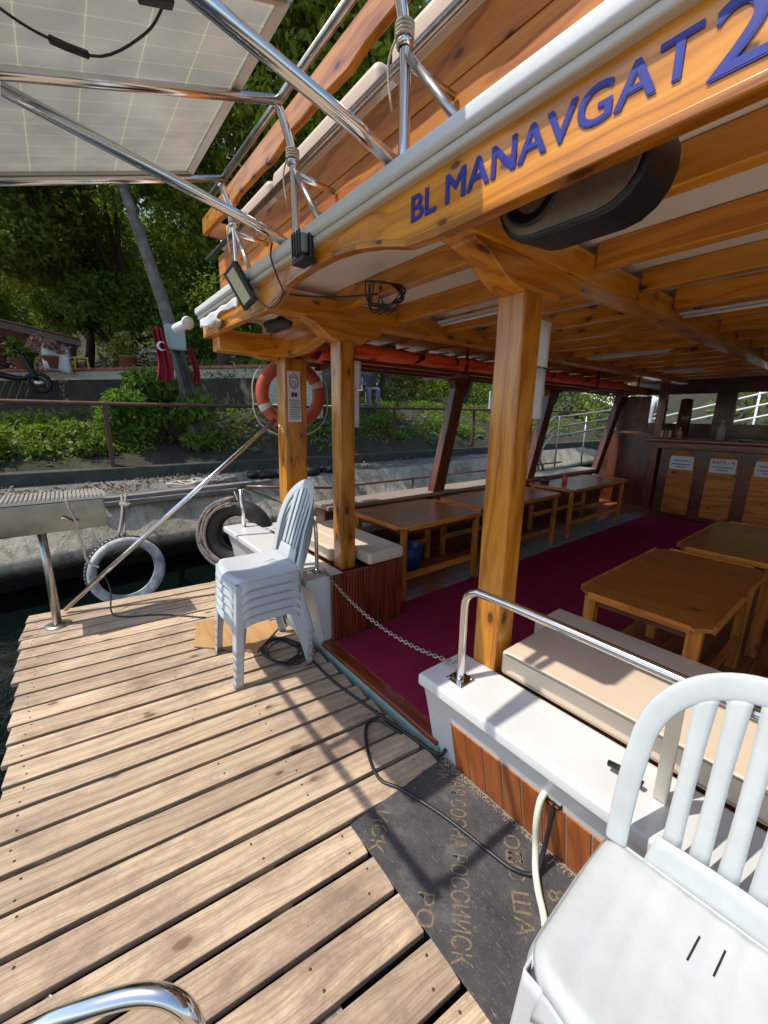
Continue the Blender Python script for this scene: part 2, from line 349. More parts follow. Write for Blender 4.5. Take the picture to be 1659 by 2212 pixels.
def mk_matink():
    t = NT('worn_mat_lettering'); f = t.noise(t.obj(), 90, 4, .7); t.set(col=(.20, .145, .085), rough=.9)
    tr = t.n('BsdfTransparent'); ms = t.n('MixShader'); t.l(t.ramp(f, [(.34, (0, 0, 0)), (.50, (1, 1, 1))]), ms.inputs[0]); t.l(tr.outputs[0], ms.inputs[1]); t.l(t.b.outputs[0], ms.inputs[2]); t.l(ms.outputs[0], t.out.inputs[0]); return t.m
M['matink'] = mk_matink()
def mk_panel():
    t = NT('solar_cell_underside'); sp = t.n('SeparateXYZ'); t.l(t.attr('gc').outputs['Vector'], sp.inputs[0])
    def line(q, per, w): f = t.math('FRACT', t.math('DIVIDE', q, per)); return t.math('LESS_THAN', t.math('MINIMUM', f, t.math('SUBTRACT', 1, f)), w/per)
    l = t.math('MAXIMUM', line(sp.outputs[0], .0825, .0011), line(sp.outputs[1], .165, .0019))
    fx = t.math('ABSOLUTE', t.math('SUBTRACT', t.math('FRACT', t.math('ADD', t.math('DIVIDE', sp.outputs[0], .0825), .5)), .5))
    fy = t.math('ABSOLUTE', t.math('SUBTRACT', t.math('FRACT', t.math('ADD', t.math('DIVIDE', sp.outputs[1], .165), .5)), .5))
    dm = t.math('LESS_THAN', t.math('ADD', t.math('MULTIPLY', fx, .0825), t.math('MULTIPLY', fy, .165)), .007); l = t.math('MAXIMUM', l, dm)
    cl = t.noise(t.obj(), 6, 5, .6); c = t.ramp(cl, [(.3, (.56, .57, .54)), (.7, (.70, .70, .66))]); c = t.mix(l, c, (.88, .86, .68)); t.set(col=c, rough=.22, spec=.6)
    tl = t.n('BsdfTranslucent'); t.l(c, tl.inputs[0]); ms = t.n('MixShader'); ms.inputs[0].default_value = .45; t.l(t.b.outputs[0], ms.inputs[1]); t.l(tl.outputs[0], ms.inputs[2]); t.l(ms.outputs[0], t.out.inputs[0]); return t.m
M['panel'] = mk_panel()
t = NT('fluorescent_tube'); t.set(col=(.8, .8, .8), rough=.3); M['tubelamp'] = t.m
t = NT('led_grid'); t.set(col=(.62, .62, .40), rough=.3); M['led'] = t.m
# ------------------------------------------------------------------ setting: water, canal bed, quay, bank
b = MB(); b.grid(lambda u, v: (-80+160*u, -80+160*v, -.5), 2, 2, False); w = b.build('water', M['water']); w['kind'] = 'structure'
def wallx(Y):                       # where the pale block wall stands
    return -9.18-(3.91-Y)*1.25 if Y < 3.9 else -9.2-(Y-3.9)*.12
def ground(x, y):
    xw = wallx(y); zt = 2.38 if y < 4.6 else 1.86; zb = 1.84 if y < 2 else 1.62
    if x > xw+.15: s = (-7.75-x)/(-7.75-xw-.15); return .66+(zb-.66)*max(0, min(1, s*1.22))**.8+.06*math.sin(3.1*x+y)*math.sin(2.3*y)
    d = xw+.15-x
    if d < 7: return zt+.01*d
    return zt+.07+(d-7)*.5+.2*math.sin(x*.8)*math.sin(y*.6)
b = MB(); ys = np.linspace(-16, 60, 110)
def gfn(u, v):
    y = -16+76*u; xw = wallx(y); q = v*60
    if q < 20: x = -7.75+(xw+.16+7.75)*q/20
    elif q < 21: x = xw+.14
    else: x = xw+.14-((q-21)/39)**1.5*40
    return (x, y, ground(x, y))
b.grid(gfn, 110, 61); g = b.build('hillside', M['ground']); g['kind'] = 'structure'
# far bank across the bow and the bank to the right
b = MB(); b.grid(lambda u, v: (-8+50*u, 17+30*v, -.55+ (4.5*min(1, v*3.)+v*12) + .3*math.sin(u*30)), 30, 20); g = b.build('far_bank', plain('dark_leafy_bank', (.028, .034, .018), .95, nz=.6, nsc=3, c2=(.06, .05, .03), bump=1, bsc=6)); g['kind'] = 'structure'  # bank in a dark leaf base colour
# quay: a wall with top slab and kerb
q = thing('quay_wall', 'old stained concrete quay wall across the dark canal, with tyre and timber on it', 'quay', (-7, 3, -.5))
def qx(y): return -6.02-.10*y
b = MB()
for i in range(60):
    pass
def qface(u, v):
    y = -14+60*u; z = -.75+1.25*v; dz = .5-z; out = dz*.62 if dz < .58 else .36-(dz-.58)*1.4
    return (qx(y)+out-.04*math.sin(y*1.7)*dz+.02*math.sin(y*7+z*9)*(v < .98), y, z)
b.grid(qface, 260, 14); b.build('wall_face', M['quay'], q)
b = MB(); b.grid(lambda u, v: (qx(-14+60*u)-1.75*v, -14+60*u, .5+.02*v), 60, 4, False); b.build('walkway', M['quaytop'], q)
b = MB(); b.box(-7.92, -7.62, -14, 46, .3, .71); b.build('kerb', plain('dark_green_kerb', (.075, .075, .065), .9, nz=.9, nsc=5, c2=(.03, .04, .02), bump=.8, bsc=20), q, bevel=.03)  # dark grey kerb mottled with darker green
# timber fender along the quay edge
b = MB(); b.beam((qx(.3)+.03, .3, .485), (qx(2.6)+.03, 2.6, .49), .13, .10); b.beam((qx(.2)+.10, .2, .45), (qx(2)+.10, 2.0, .44), .05, .07); 
tag(b.build('timber_rail', M['grey_timber'], None, bevel=.01), 'weathered grey timber beam along the quay edge above the hanging tyre', 'timber')
# canal structure: rusty railing on the kerb
r_ = thing('railing', 'rusty brown pipe railing along the bank behind the quay', 'railing', (-8.25, 3, .7))
b = MB(); b.tube([(-7.8, -12, 1.70), (-7.8, 1, 1.70), (-7.8, 8, 1.78), (-7.8, 30, 1.93)], .032, 8); b.build('top_rail', M['rust'], r_)
for y in (-8.3, -5.4, -2.4, .6, 3.5, 6.5, 9.5, 12.5):
    b = MB(); b.beam((-7.8, y, .69), (-7.8, y, 1.70+max(0, y)*.009), .06, .06, (0, 1, 0)); b.build('post', M['rust'], r_)
b = MB(); b.tube([(-7.83, 3.0, 1.75), (-7.83, 30, 1.90)], .022, 8); tag(b.build('pipe', M['white']), 'thin pale pipe fixed along the rusty railing', 'pipe')
# pale block wall with terracotta coping
wv = thing('garden_wall', 'low wall of pale blocks with a terracotta coping at the terrace edge', 'wall', (-11.6, 1.7, 1.6))
ya, yb = -9, 5.4; pa, pb = Vector((wallx(ya), ya, 0)), Vector((-9.18, 3.91, 0)); dd = (pb-pa).normalized(); nn = Vector((dd.y, -dd.x, 0)); L = (pb-pa).length+1.2
b = MB(); vs = []; gc = []
for t0 in (0, L):
    for off in (0, -.22):
        for z in (1.5, 2.60):
            p = pa+dd*t0-nn*(-off); vs.append((p.x, p.y, z)); gc.append((t0, z, 0))
b.add(vs, [(0, 1, 3, 2), (4, 6, 7, 5), (0, 4, 5, 1), (2, 3, 7, 6), (1, 5, 7, 3)], gc); b.build('blocks', M['brick'], wv)
b = MB(); n = int(L/.3)
for i in range(n):
    p = pa+dd*(i+.5)*.3+nn*-.11; b.beam(p-dd*.145+Vector((0, 0, 2.64)), p+dd*.145+Vector((0, 0, 2.64+random.uniform(-.008, .008))), .32, .07)
b.build('coping', M['terra'], wv, bevel=.01)

# ------------------------------------------------------------------ foliage
def leafmesh(name, mat, cl, n, size, parent=None, kindlong=2.2):
    """cl: list of (centre, radii, weight)"""
    wts = np.array([c[2] for c in cl], float); wts /= wts.sum(); idx = np.random.choice(len(cl), n, p=wts)
    ce = np.array([c[0] for c in cl])[idx]; ra = np.array([c[1] for c in cl])[idx]
    d = np.random.normal(size=(n, 3)); d /= np.linalg.norm(d, axis=1)[:, None]; rad = np.random.uniform(.25, 1, n)**.45
    lump = 1+.25*np.sin(d[:, 0]*5+ce[:, 1])*np.sin(d[:, 2]*6+ce[:, 0])
    p = ce+d*ra*(rad*lump)[:, None]
    a = np.random.normal(size=(n, 3)); a[:, 2] -= .5; a /= np.linalg.norm(a, axis=1)[:, None]
    q = np.random.normal(size=(n, 3)); w = np.cross(a, q); w /= np.linalg.norm(w, axis=1)[:, None]; nrm = np.cross(a, w)
    s = size*np.random.uniform(.6, 1.3, n)[:, None]
    v = np.stack([p, p+a*s*.45+w*s/kindlong*.5+nrm*s*.08, p+a*s, p+a*s*.45-w*s/kindlong*.5+nrm*s*.08], 1).reshape(-1, 3)
    o0 = np.array(wl(parent)) if parent else np.array([v[:, 0].mean(), v[:, 1].mean(), v[:, 2].min()])
    me = bpy.data.meshes.new(name); me.vertices.add(4*n); me.loops.add(4*n); me.polygons.add(n)
    me.vertices.foreach_set('co', (v-o0).ravel()); me.loops.foreach_set('vertex_index', np.arange(4*n)); me.polygons.foreach_set('loop_start', np.arange(n)*4)
    me.polygons.foreach_set('loop_total', np.full(n, 4)); me.update(); me.validate()
    cr = np.random.uniform(0, 1, len(cl))[idx]*.5+np.random.uniform(0, .5, n)
    at = me.attributes.new('rnd', 'FLOAT', 'POINT'); at.data.foreach_set('value', np.repeat(cr, 4).astype('f'))
    me.materials.append(mat); ob = bpy.data.objects.new(name, me); col.objects.link(ob)
    if parent: ob.parent = parent
    else: ob.location = o0
    return ob
def clumps(c, r, n, cr):
    out = []
    for _ in range(n):
        d = Vector(np.random.normal(size=3)).normalized(); k = random.uniform(.35, 1)
        s = cr*random.uniform(.6, 1.3); out.append(((c[0]+d.x*r[0]*k, c[1]+d.y*r[1]*k, c[2]+d.z*r[2]*k), (s, s, s*.7), s*s))
    return out
def tree(label, base, top, crown, n, ls, mat, bark, tr=.14, ncl=26, ccr=.6, group=None, name='broadleaf_tree', limbs=6):
    t = thing(name, label, 'tree', base, group)
    b = MB(); mid = (Vector(base)+Vector(top))/2+Vector((.15, .1, 0)); b.tube([Vector(base)-Vector((0, 0, .3)), Vector(base)+Vector((0, 0, .3)), mid, top], [tr*1.25, tr, tr*.8, tr*.5], 9, smooth_path=4); b.build('trunk', bark, t)
    cl = []
    for c, r in crown: cl += clumps(c, r, ncl, ccr)
    b = MB()
    for i in range(limbs):
        c = cl[i*len(cl)//limbs][0]; b.tube([top, (Vector(top)+Vector(c))/2+Vector((0, 0, .2)), c], [tr*.45, tr*.25, tr*.08], 6, smooth_path=3)
    b.build('limbs', bark, t)
    leafmesh('crown', mat, cl, n, ls, t)
    return t
LF, LD, LB = M['leaf'], M['leafd'], M['leafb']
# leaning pale trunk in front, its crown high over the quay
tree('tree with a leaning pale grey trunk rising past the grey junction box', (-8.55, 2.1, .7), (-8.6, 1.35, 5.1), [((-9.2, 1.0, 7.2), (2.0, 2.4, 1.3))], 16000, .13, LF, M['bark'], .15, 30, .6)
tree('tall leafy tree behind the boat roof, bright green against the upper deck boards', (-10.6, 6.2, 1.7), (-9.6, 5.4, 5.4), [((-8.3, 4.2, 7.6), (2.2, 2.6, 2.0)), ((-7.0, 2.8, 8.6), (1.6, 1.8, 1.2))], 27000, .15, LF, M['bark'], .2, 34, .7)
tree('tall leafy tree overhanging the quay at the upper left of the terrace', (-13.6, -2.3, 2.1), (-12.4, -1.6, 6.2), [((-12.4, -1.6, 6.2), (2.2, 2.8, 1.7))], 26000, .15, LD, M['bark2'], .2, 34, .7)
gr = 'dark trees standing in a row behind the terrace'
tr_sp = [(-17.5, 1.0, 5.4, 'dark tree directly above the white metal chair'), (-16.0, 4.2, 5.0, 'dark tree behind the red flag on the terrace'), (-20.5, -2.5, 5.6, 'dark tree above the end of the faded red roof'),
         (-13.5, 7.2, 4.8, 'dark tree behind the lifebuoy post'), (-23, -6.5, 6.0, 'dark tree behind the faded red roof'), (-14.5, 11.0, 4.8, 'dark tree behind the green board on the terrace'), (-13.5, 15.5, 4.8, 'dark tree beyond the bow of the boat'),
         (-13, 20.5, 5, 'dark tree farthest along the bank past the gangway')]
for i, (x, y, h, lb) in enumerate(tr_sp):
    z0 = ground(x, y)-.1
    tree(lb, (x, y, z0), (x+.3, y+.2, z0+h*.6), [((x, y, z0+h*.72), (2.3, 2.4, h*.42))], 26000, .17, LD, M['bark2'], .16, 34, .75, gr)
tree('bright yellow green tree over the upper deck, between the boards and the solar panel', (-10.9, 3.2, 1.8), (-10.4, 3.6, 5.2), [((-8.0, 4.2, 7.4), (1.9, 1.6, 1.5)), ((-6.2, 4.2, 7.5), (1.3, 1.3, 1.2)), ((-10.3, 3.6, 6.3), (1.5, 1.5, 1.3))], 30000, .16, LF, M['bark2'], .18, 30, .6)
tree('dark tree whose crown fills the gap under the solar panel', (-14.4, 1.6, 2.1), (-13.4, 1.8, 4.6), [((-12.4, 1.9, 6.5), (2.0, 2.3, 1.3)), ((-15.2, .6, 6.0), (1.8, 2.0, 1.4))], 30000, .16, LD, M['bark2'], .18, 30, .6)
tree('bushy tree with sunlit yellow green clumps, low behind the terrace furniture', (-15.2, 1.6, 2.1), (-14.6, 1.6, 3.4), [((-12.6, 2.6, 4.3), (.9, .9, .8)), ((-13.6, .1, 5.0), (1.1, .9, .7)), ((-13.0, 1.5, 4.3), (.8, 1.0, .6)), ((-12.0, 3.2, 3.7), (.8, .8, .7)), ((-14.5, .6, 4.2), (1, 1, .7))], 26000, .13, LB, M['bark2'], .12, 12, .42)
# wooded slope that closes the view (nobody could count it)
cl = []
for i in range(260):
    y = -20+random.random()*50; x = wallx(min(y, 20))-5.5-random.random()*9; cl.append(((x, y, ground(x, y)+random.uniform(.6, 5.5)), (1.1, 1.1, .8), 1))
for i in range(130):
    x = random.uniform(-12, 24); y = random.uniform(19, 30); cl.append(((x, y, random.uniform(1, 11)), (1.7, 1.7, 1.6), 1.6))
for i in range(90):
    y = -18+random.random()*50; x = wallx(min(y, 20))-14-random.random()*8; cl.append(((x, y, 7+random.uniform(0, 5)), (1.9, 1.9, 1.8), 1.2))
leafmesh('woodland', LD, cl, 230000, .24)['kind'] = 'stuff'
# bushes on the bank behind the railing
def bush(label, c, r, n, mat, ls=.10, group='bushes on the bank behind the quay'):
    t = thing('bush', label, 'bush', (c[0], c[1], ground(c[0], c[1])-.05), group)
    b = MB()
    for i in range(7):
        a = random.uniform(0, 6.3); b.tube([(c[0], c[1], ground(*c[:2])-.1), (c[0]+math.cos(a)*r[0]*.4, c[1]+math.sin(a)*r[1]*.4, c[2]), (c[0]+math.cos(a)*r[0]*.8, c[1]+math.sin(a)*r[1]*.8, c[2]+r[2]*.5)], [.02, .014, .005], 5)
    b.build('stem', M['bark2'], t); leafmesh('foliage', mat, clumps(c, r, 16, .26), n, ls, t)
bush('bright green leafy bush behind the railing, below the block wall', (-8.6, 1.60, 1.62), (.6, .95, .85), 15000, LB, .13)
bush('low dark bush at the left edge, behind the quay', (-8.5, -.9, .95), (.6, 1.0, .45), 6000, LD)
bush('dark weedy bush left of the bright leafy bush', (-8.6, .35, 1.0), (.6, .8, .5), 6500, LD)
bush('small bush beside the lifebuoy, low on the bank', (-8.6, 4.6, 1.0), (.5, 1.1, .45), 3800, LD)
bush('dark bush on the bank seen between the two front posts', (-8.6, 6.7, 1.05), (.45, 1.1, .45), 3800, LB)
bush('bush on the bank seen right of the big front post', (-8.6, 9.4, 1.1), (.45, 1.4, .45), 3800, LB)
leafmesh('ground_cover', LD, [((-8.2-random.random()*3., -8+26*random.random(), 0), (.5, .6, .16), 1) for _ in range(120)], 34000, .10)['kind'] = 'stuff'
o = bpy.data.objects['ground_cover']
me = o.data; a = np.zeros(len(me.vertices)*3); me.vertices.foreach_get('co', a); a = a.reshape(-1, 3); ol = np.array(o.location)
for k in range(0, len(a), 4):
    wx, wy = a[k, 0]+ol[0], a[k, 1]+ol[1]; a[k:k+4, 2] += ground(wx, wy)+.06
me.vertices.foreach_set('co', a.ravel()); me.update()
# stones and litter on the bank
b = MB()
for i in range(90):
    x, y = random.uniform(-9.4, -8.0), random.uniform(-5, 16); s = random.uniform(.03, .14); b.blob((x, y, ground(x, y)+s*.2), (s, s*1.3, s*.6), 7, .3)
b.build('rubble', M['quaytop'])['kind'] = 'stuff'

leafmesh('leaf_litter', mk_leaf('dry_leaves', (.10, .06, .03), (.38, .28, .16), .1), [((-6.9-.1*y_+random.uniform(-.6, .4), y_, .535), (.35, .4, .006), 1) for y_ in [random.uniform(-2, 12) for _ in range(70)]], 2600, .06)['kind'] = 'stuff'
# ------------------------------------------------------------------ terrace furniture far left
def gz(x, y): return ground(x, y)
t = thing('terrace_canopy', 'faded red sloping roof on thin posts over the terrace, at the left edge', 'canopy', (-16.5, -1.5, 2.1))
b = MB()
for i in range(18):
    x0 = -14.6-i*.24; b.beam((x0, -6.5, 4.75), (x0, .78, 3.55), .22, .03)
b.build('roof', M['tile'], t)
b = MB(); b.beam((-14.5, -6.5, 4.62), (-14.5, .78, 3.42), .07, .14); b.beam((-18.7, -6.5, 4.62), (-18.7, .78, 3.42), .07, .14); b.beam((-14.5, .7, 3.45), (-18.7, .7, 3.45), .07, .12); b.build('frame', M['dark'], t)
for x, y in ((-14.6, .6), (-14.6, -.35), (-14.6, -1.4), (-18.6, .6), (-14.6, -4)):
    b = MB(); b.tube([(x, y, 2.05), (x, y, 3.55+(.6-y)*.16)], .045, 7); b.build('post', M['bark2'], t)
def metal_chair(label, x, y, rz):
    t = thing('metal_chair', label, 'chair', (x, y, gz(x, y)), 'chairs on the terrace'); z0 = gz(x, y)
    b = MB(); b.lathe([(.001, .44), (.2, .44), (.21, .455), (.2, .46)], (x, y, z0), n=14); b.build('seat', M['white'], t)
    b = MB(); b.tube([(x-.22, y-.15, z0+.46), (x-.25, y+.1, z0+.78), (x, y+.24, z0+.88), (x+.25, y+.1, z0+.78), (x+.22, y-.15, z0+.46)], .022, 7, smooth_path=4); b.tube([(x-.18, y+.18, z0+.6), (x, y+.25, z0+.62), (x+.18, y+.18, z0+.6)], .013, 6); b.build('backrest', M['white'], t)
    for sx in (-1, 1):
        for sy in (-1, 1): b = MB(); b.tube([(x+.17*sx, y+.15*sy, z0+.45), (x+.21*sx, y+.2*sy, z0)], .018, 6); b.build('leg', M['white'], t)
    return t
metal_chair('white round-backed metal chair on the terrace left of the red flag', -11.75, 2.35, 0)
metal_chair('white metal chair half hidden behind the yellow shrub', -14.2, .3, 0)
def potted(label, x, y, z, r, mat, n=900, pot=M['terra'], ls=.12):
    t = thing('potted_plant', label, 'plant', (x, y, z), 'flower pots along the terrace')
    b = MB(); b.lathe([(.001, 0), (r*.6, 0), (r*.8, r*1.1), (r*.88, r*1.1), (r*.88, r*1.25), (r*.7, r*1.25), (.001, r*1.15)], (x, y, z), n=12); b.build('pot', pot, t)
    leafmesh('foliage', mat, clumps((x, y, z+r*2.2), (r*1.3, r*1.3, r*1.0), 8, r*.5), n, ls, t)
M['pink'] = mk_leaf('pink_petals', (.5, .16, .14), (.75, .5, .42), .3); M['yel'] = mk_leaf('yellow_green_leaves', (.25, .28, .03), (.42, .42, .08), .3)
potted('pot of pink flowers at the left edge of the terrace', -14.2, -1.0, 2.62, .28, M['pink']); potted('pot of pale pink flowers beside the white sheet', -13.4, .05, 2.62, .24, M['pink'])
potted('yellow green shrub in a pot above the block wall', -12.3, 1.55, 2.62, .26, M['yel'], 1500); potted('small green plant in a pot between flowers', -13.9, -.5, 2.62, .22, LB)
b = MB(); b.beam((-10.6, 3.2, 2.08), (-12.9, 1.4, 2.08), .05, .02); 
t = thing('planter', 'long brick red planter box behind the white metal chair', 'planter', (-12.6, 3.0, 2.1))
b = MB(); b.box(-12.9, -12.5, 1.2, 5.2, 2.1, 2.72, piv=(-12.6, 3), rot=R(-52)); b.build('box', M['tile'], t, bevel=.02)
leafmesh('plants', LB, [((-13.8+.9*i*.62, 1.6+.42*i, 2.85), (.25, .25, .12), 1) for i in range(7)], 1200, .1, t)
t = thing('stool', 'small yellow plastic stool on the terrace', 'stool', (-13.0, .65, 2.62)); b = MB(); b.box(-13.15, -12.85, .5, .8, 2.86, 2.90); b.build('seat', M['yellow'], t, bevel=.01)
for sx in (-1, 1):
    for sy in (-1, 1): b = MB(); b.beam((-13+.12*sx, .65+.12*sy, 2.86), (-13+.14*sx, .65+.14*sy, 2.62), .05, .02, (0, 1, 0)); b.build('leg', M['yellow'], t)
for lb, x, y in (('white metal chair on the terrace between the yellow shrub and the flag', -13.1, 1.9), ('white metal chair on the terrace just right of the leaning trunk', -10.9, 3.5)): metal_chair(lb, x, y, 0)
for lb, x, y in (('round white terrace table beside the white metal chair', -12.5, 2.5), ('round white terrace table under the end of the red roof', -14.9, .2)):
    t = thing('terrace_table', lb, 'table', (x, y, gz(x, y)), 'tables on the terrace'); b = MB(); b.lathe([(.001, .70), (.42, .70), (.43, .72), (.42, .74), (.001, .74)], (x, y, gz(x, y)), n=20); b.build('tabletop', M['white'], t); b = MB(); b.tube([(x, y, gz(x, y)), (x, y, gz(x, y)+.70)], .03, 8); b.build('leg', M['bark2'], t)
t = thing('parasol', 'closed beige parasol standing on the terrace behind the low wall', 'parasol', (-12.0, 3.9, 2.3)); b = MB(); b.tube([(-12.0, 3.9, 2.3), (-12.0, 3.9, 4.2)], .025, 8); b.build('pole', M['bark2'], t); b = MB(); b.lathe([(.03, 4.15), (.10, 3.9), (.14, 3.3), (.10, 2.95), (.03, 2.95)], (-12.0, 3.9, 0), n=12); b.build('canopy', M['canvas'], t)
# white cloth sheet leaning, small
b = MB(); b.grid(lambda u, v: (-13.3+.05*math.sin(u*9), -.1+.55*u, 2.6+.62*v-.1*u*u), 8, 6); tag(b.build('cloth', M['white'], None, solid=.01), 'white cloth hanging beside the pink flowers', 'cloth')
# black scooter parked on the bank edge, far left
t = thing('scooter', 'dark scooter parked at the left end of the block wall', 'scooter', (-13.2, -.75, 2.0))
sx, sy, sz = -12.9, -.72, 2.02
b = MB(); b.tube([(sx, sy+.5, sz+.28), (sx, sy+.36, sz+.36), (sx, sy+.1, sz+.3), (sx, sy-.4, sz+.42), (sx, sy-.7, sz+.55)], [.05, .10, .12, .17, .08], 10, smooth_path=4); b.tube([(sx, sy+.45, sz+.3), (sx, sy+.33, sz+.62), (sx, sy+.25, sz+.85)], [.07, .11, .06], 9, smooth_path=3); b.build('body', M['black'], t)
b = MB(); b.tube([(sx, sy+.02, sz+.56), (sx, sy-.25, sz+.64), (sx, sy-.7, sz+.66)], [.06, .12, .07], 9, smooth_path=3); b.build('saddle', M['rubber'], t)
b = MB(); b.tube([(sx-.3, sy+.12, sz+.95), (sx, sy+.25, sz+.9), (sx+.3, sy+.12, sz+.95)], .018, 6, smooth_path=3); b.build('handlebar', M['black'], t)
for dy in (.5, -.55):
    b = MB(); b.tube([(sx, sy+dy+.2*math.cos(a), sz+.22+.2*math.sin(a)) for a in np.linspace(0, 6.283, 20)[:-1]], .05, 8, closed=True); wh = b.build('wheel', M['rubber'], t)
    b = MB(); b.lathe([(.001, -.02), (.13, -.02), (.13, .02), (.001, .02)], (sx, sy+dy, sz+.22), (1, 0, 0), 12); b.build('rim', M['old_chrome'], wh)
# terrace further right: green board, seated people, sign
t = thing('notice_board', 'pale green board standing on the terrace behind the seated visitor', 'board', (-9.6, 6.4, 1.9))
b = MB(); b.box(-9.65, -9.6, 5.95, 6.6, 1.95, 2.65); b.build('panel', plain('pale_green_board', (.30, .42, .33), .6), t, bevel=.01)
for y in (6.0, 6.55): b = MB(); b.tube([(-9.66, y, 1.85), (-9.66, y, 2.66)], .02, 6); b.build('leg', M['old_chrome'], t)
t = thing('information_sign', 'white sign with green print standing on the bank beyond the third boat post', 'sign', (-9.0, 12.4, 1.0))
b = MB(); b.box(-9.0, -8.96, 11.7, 13.1, 1.85, 2.45); b.build('panel', M['paper'], t, bevel=.01)
b = MB(); b.box(-8.955, -8.952, 11.75, 13.05, 2.28, 2.42); b.build('header', M['green'], t)
for y in (11.9, 12.9): b = MB(); b.tube([(-8.99, y, 1.0), (-8.99, y, 1.9)], .025, 6); b.build('leg', M['old_chrome'], t)
# ------------------------------------------------------------------ people (small, far away): one continuous body mesh each
def person(label, loc, rz, shirt, pants, sit=False, s=1.):
    t = thing('person', label, 'person', loc); c, sn = math.cos(rz), math.sin(rz)
    hip = .5 if sit else .93
    J = {}
    def P(x, y, z): return ((x*c-y*sn)*s, (x*sn+y*c)*s, z*s)
    vs = [P(0, 0, hip), P(0, -.01, hip+.22), P(0, 0, hip+.45), P(0, 0, hip+.55), P(0, -.02, hip+.62), P(0, -.03, hip+.72)]; rad = [.14, .13, .17, .07, .075, .10]
    ed = [(0, 1), (1, 2), (2, 3), (3, 4), (4, 5)]
    for sx in (-1, 1):
        n = len(vs); vs += [P(.18*sx, 0, hip+.47), P(.25*sx, -.02, hip+.22), P(.20*sx, -.2, hip+.1), P(.15*sx, -.3, hip+.12)]; rad += [.06, .045, .035, .04]; ed += [(2, n), (n, n+1), (n+1, n+2), (n+2, n+3)]
        n = len(vs)
        if sit: vs += [P(.1*sx, -.05, hip-.02), P(.13*sx, -.45, hip), P(.13*sx, -.47, .08), P(.13*sx, -.6, .04)]
        else: vs += [P(.1*sx, 0, hip-.1), P(.11*sx, -.02, .5), P(.11*sx, .02, .08), P(.11*sx, -.13, .04)]
        rad += [.10, .07, .05, .04]; ed += [(0, n), (n, n+1), (n+1, n+2), (n+2, n+3)]
    me = bpy.data.meshes.new('body'); me.from_pydata(vs, ed, []); ob = bpy.data.objects.new('body', me); col.objects.link(ob)
    sk_ = ob.modifiers.new('s', 'SKIN'); ob.modifiers.new('ss', 'SUBSURF').levels = 1
    for i, r in enumerate(rad): me.skin_vertices[0].data[i].radius = (r*s, r*s*.8)
    me.skin_vertices[0].data[0].use_root = True
    bpy.context.view_layer.update(); nm = bpy.data.meshes.new_from_object(ob.evaluated_get(bpy.context.evaluated_depsgraph_get())); bpy.data.objects.remove(ob)
    for q in (M['skin'], shirt, pants): nm.materials.append(q)
    for p in nm.polygons:
        z = p.center.z/s; r2 = (p.center.x**2+p.center.y**2)**.5/s
        p.material_index = 0 if z > hip+.55 else (1 if z > hip-.03 and r2 < .27 else (0 if z > hip and not sit else 2)); p.use_smooth = True
    bo = bpy.data.objects.new('body', nm); bo.parent = t; col.objects.link(bo)
    b = MB(); b.blob(Vector(loc)+Vector(P(0, .0, hip+.75)), (.105*s, .11*s, .10*s), 12, .03); b.build('hair', M['hair'], t)
    return t
def garden_seat(label, x, y, z0, mat=None, name='garden_chair'):
    mat = mat or M['white']; t = thing(name, label, 'chair', (x, y, z0)); b = MB(); b.box(x-.22, x+.22, y-.2, y+.24, z0+.40, z0+.43); b.build('seat', mat, t, bevel=.008)
    b = MB(); b.box(x-.27, x-.24, y-.2, y+.22, z0+.43, z0+.85); b.build('backrest', mat, t, bevel=.008)
    for a in (-1, 1):
        for c in (-1, 1): b = MB(); b.tube([(x+a*.19, y+c*.18, z0+.41), (x+a*.22, y+c*.2, z0)], .018, 6); b.build('leg', mat, t)
garden_seat('white seat under the seated visitor on the terrace', -9.65, 7.0, 1.86)
person('seated person in dark clothes and pale cap on the terrace beside the green board', (-9.6, 7.0, 1.80), R(75), plain('dark_shirt', (.05, .05, .06), .8), plain('grey_trousers', (.16, .16, .17), .8), True)
person('person in a white shirt and dark trousers standing beyond the bar', (-3.72, 10.6, .62), R(20), plain('white_shirt', (.8, .82, .85), .8), M['denim'])

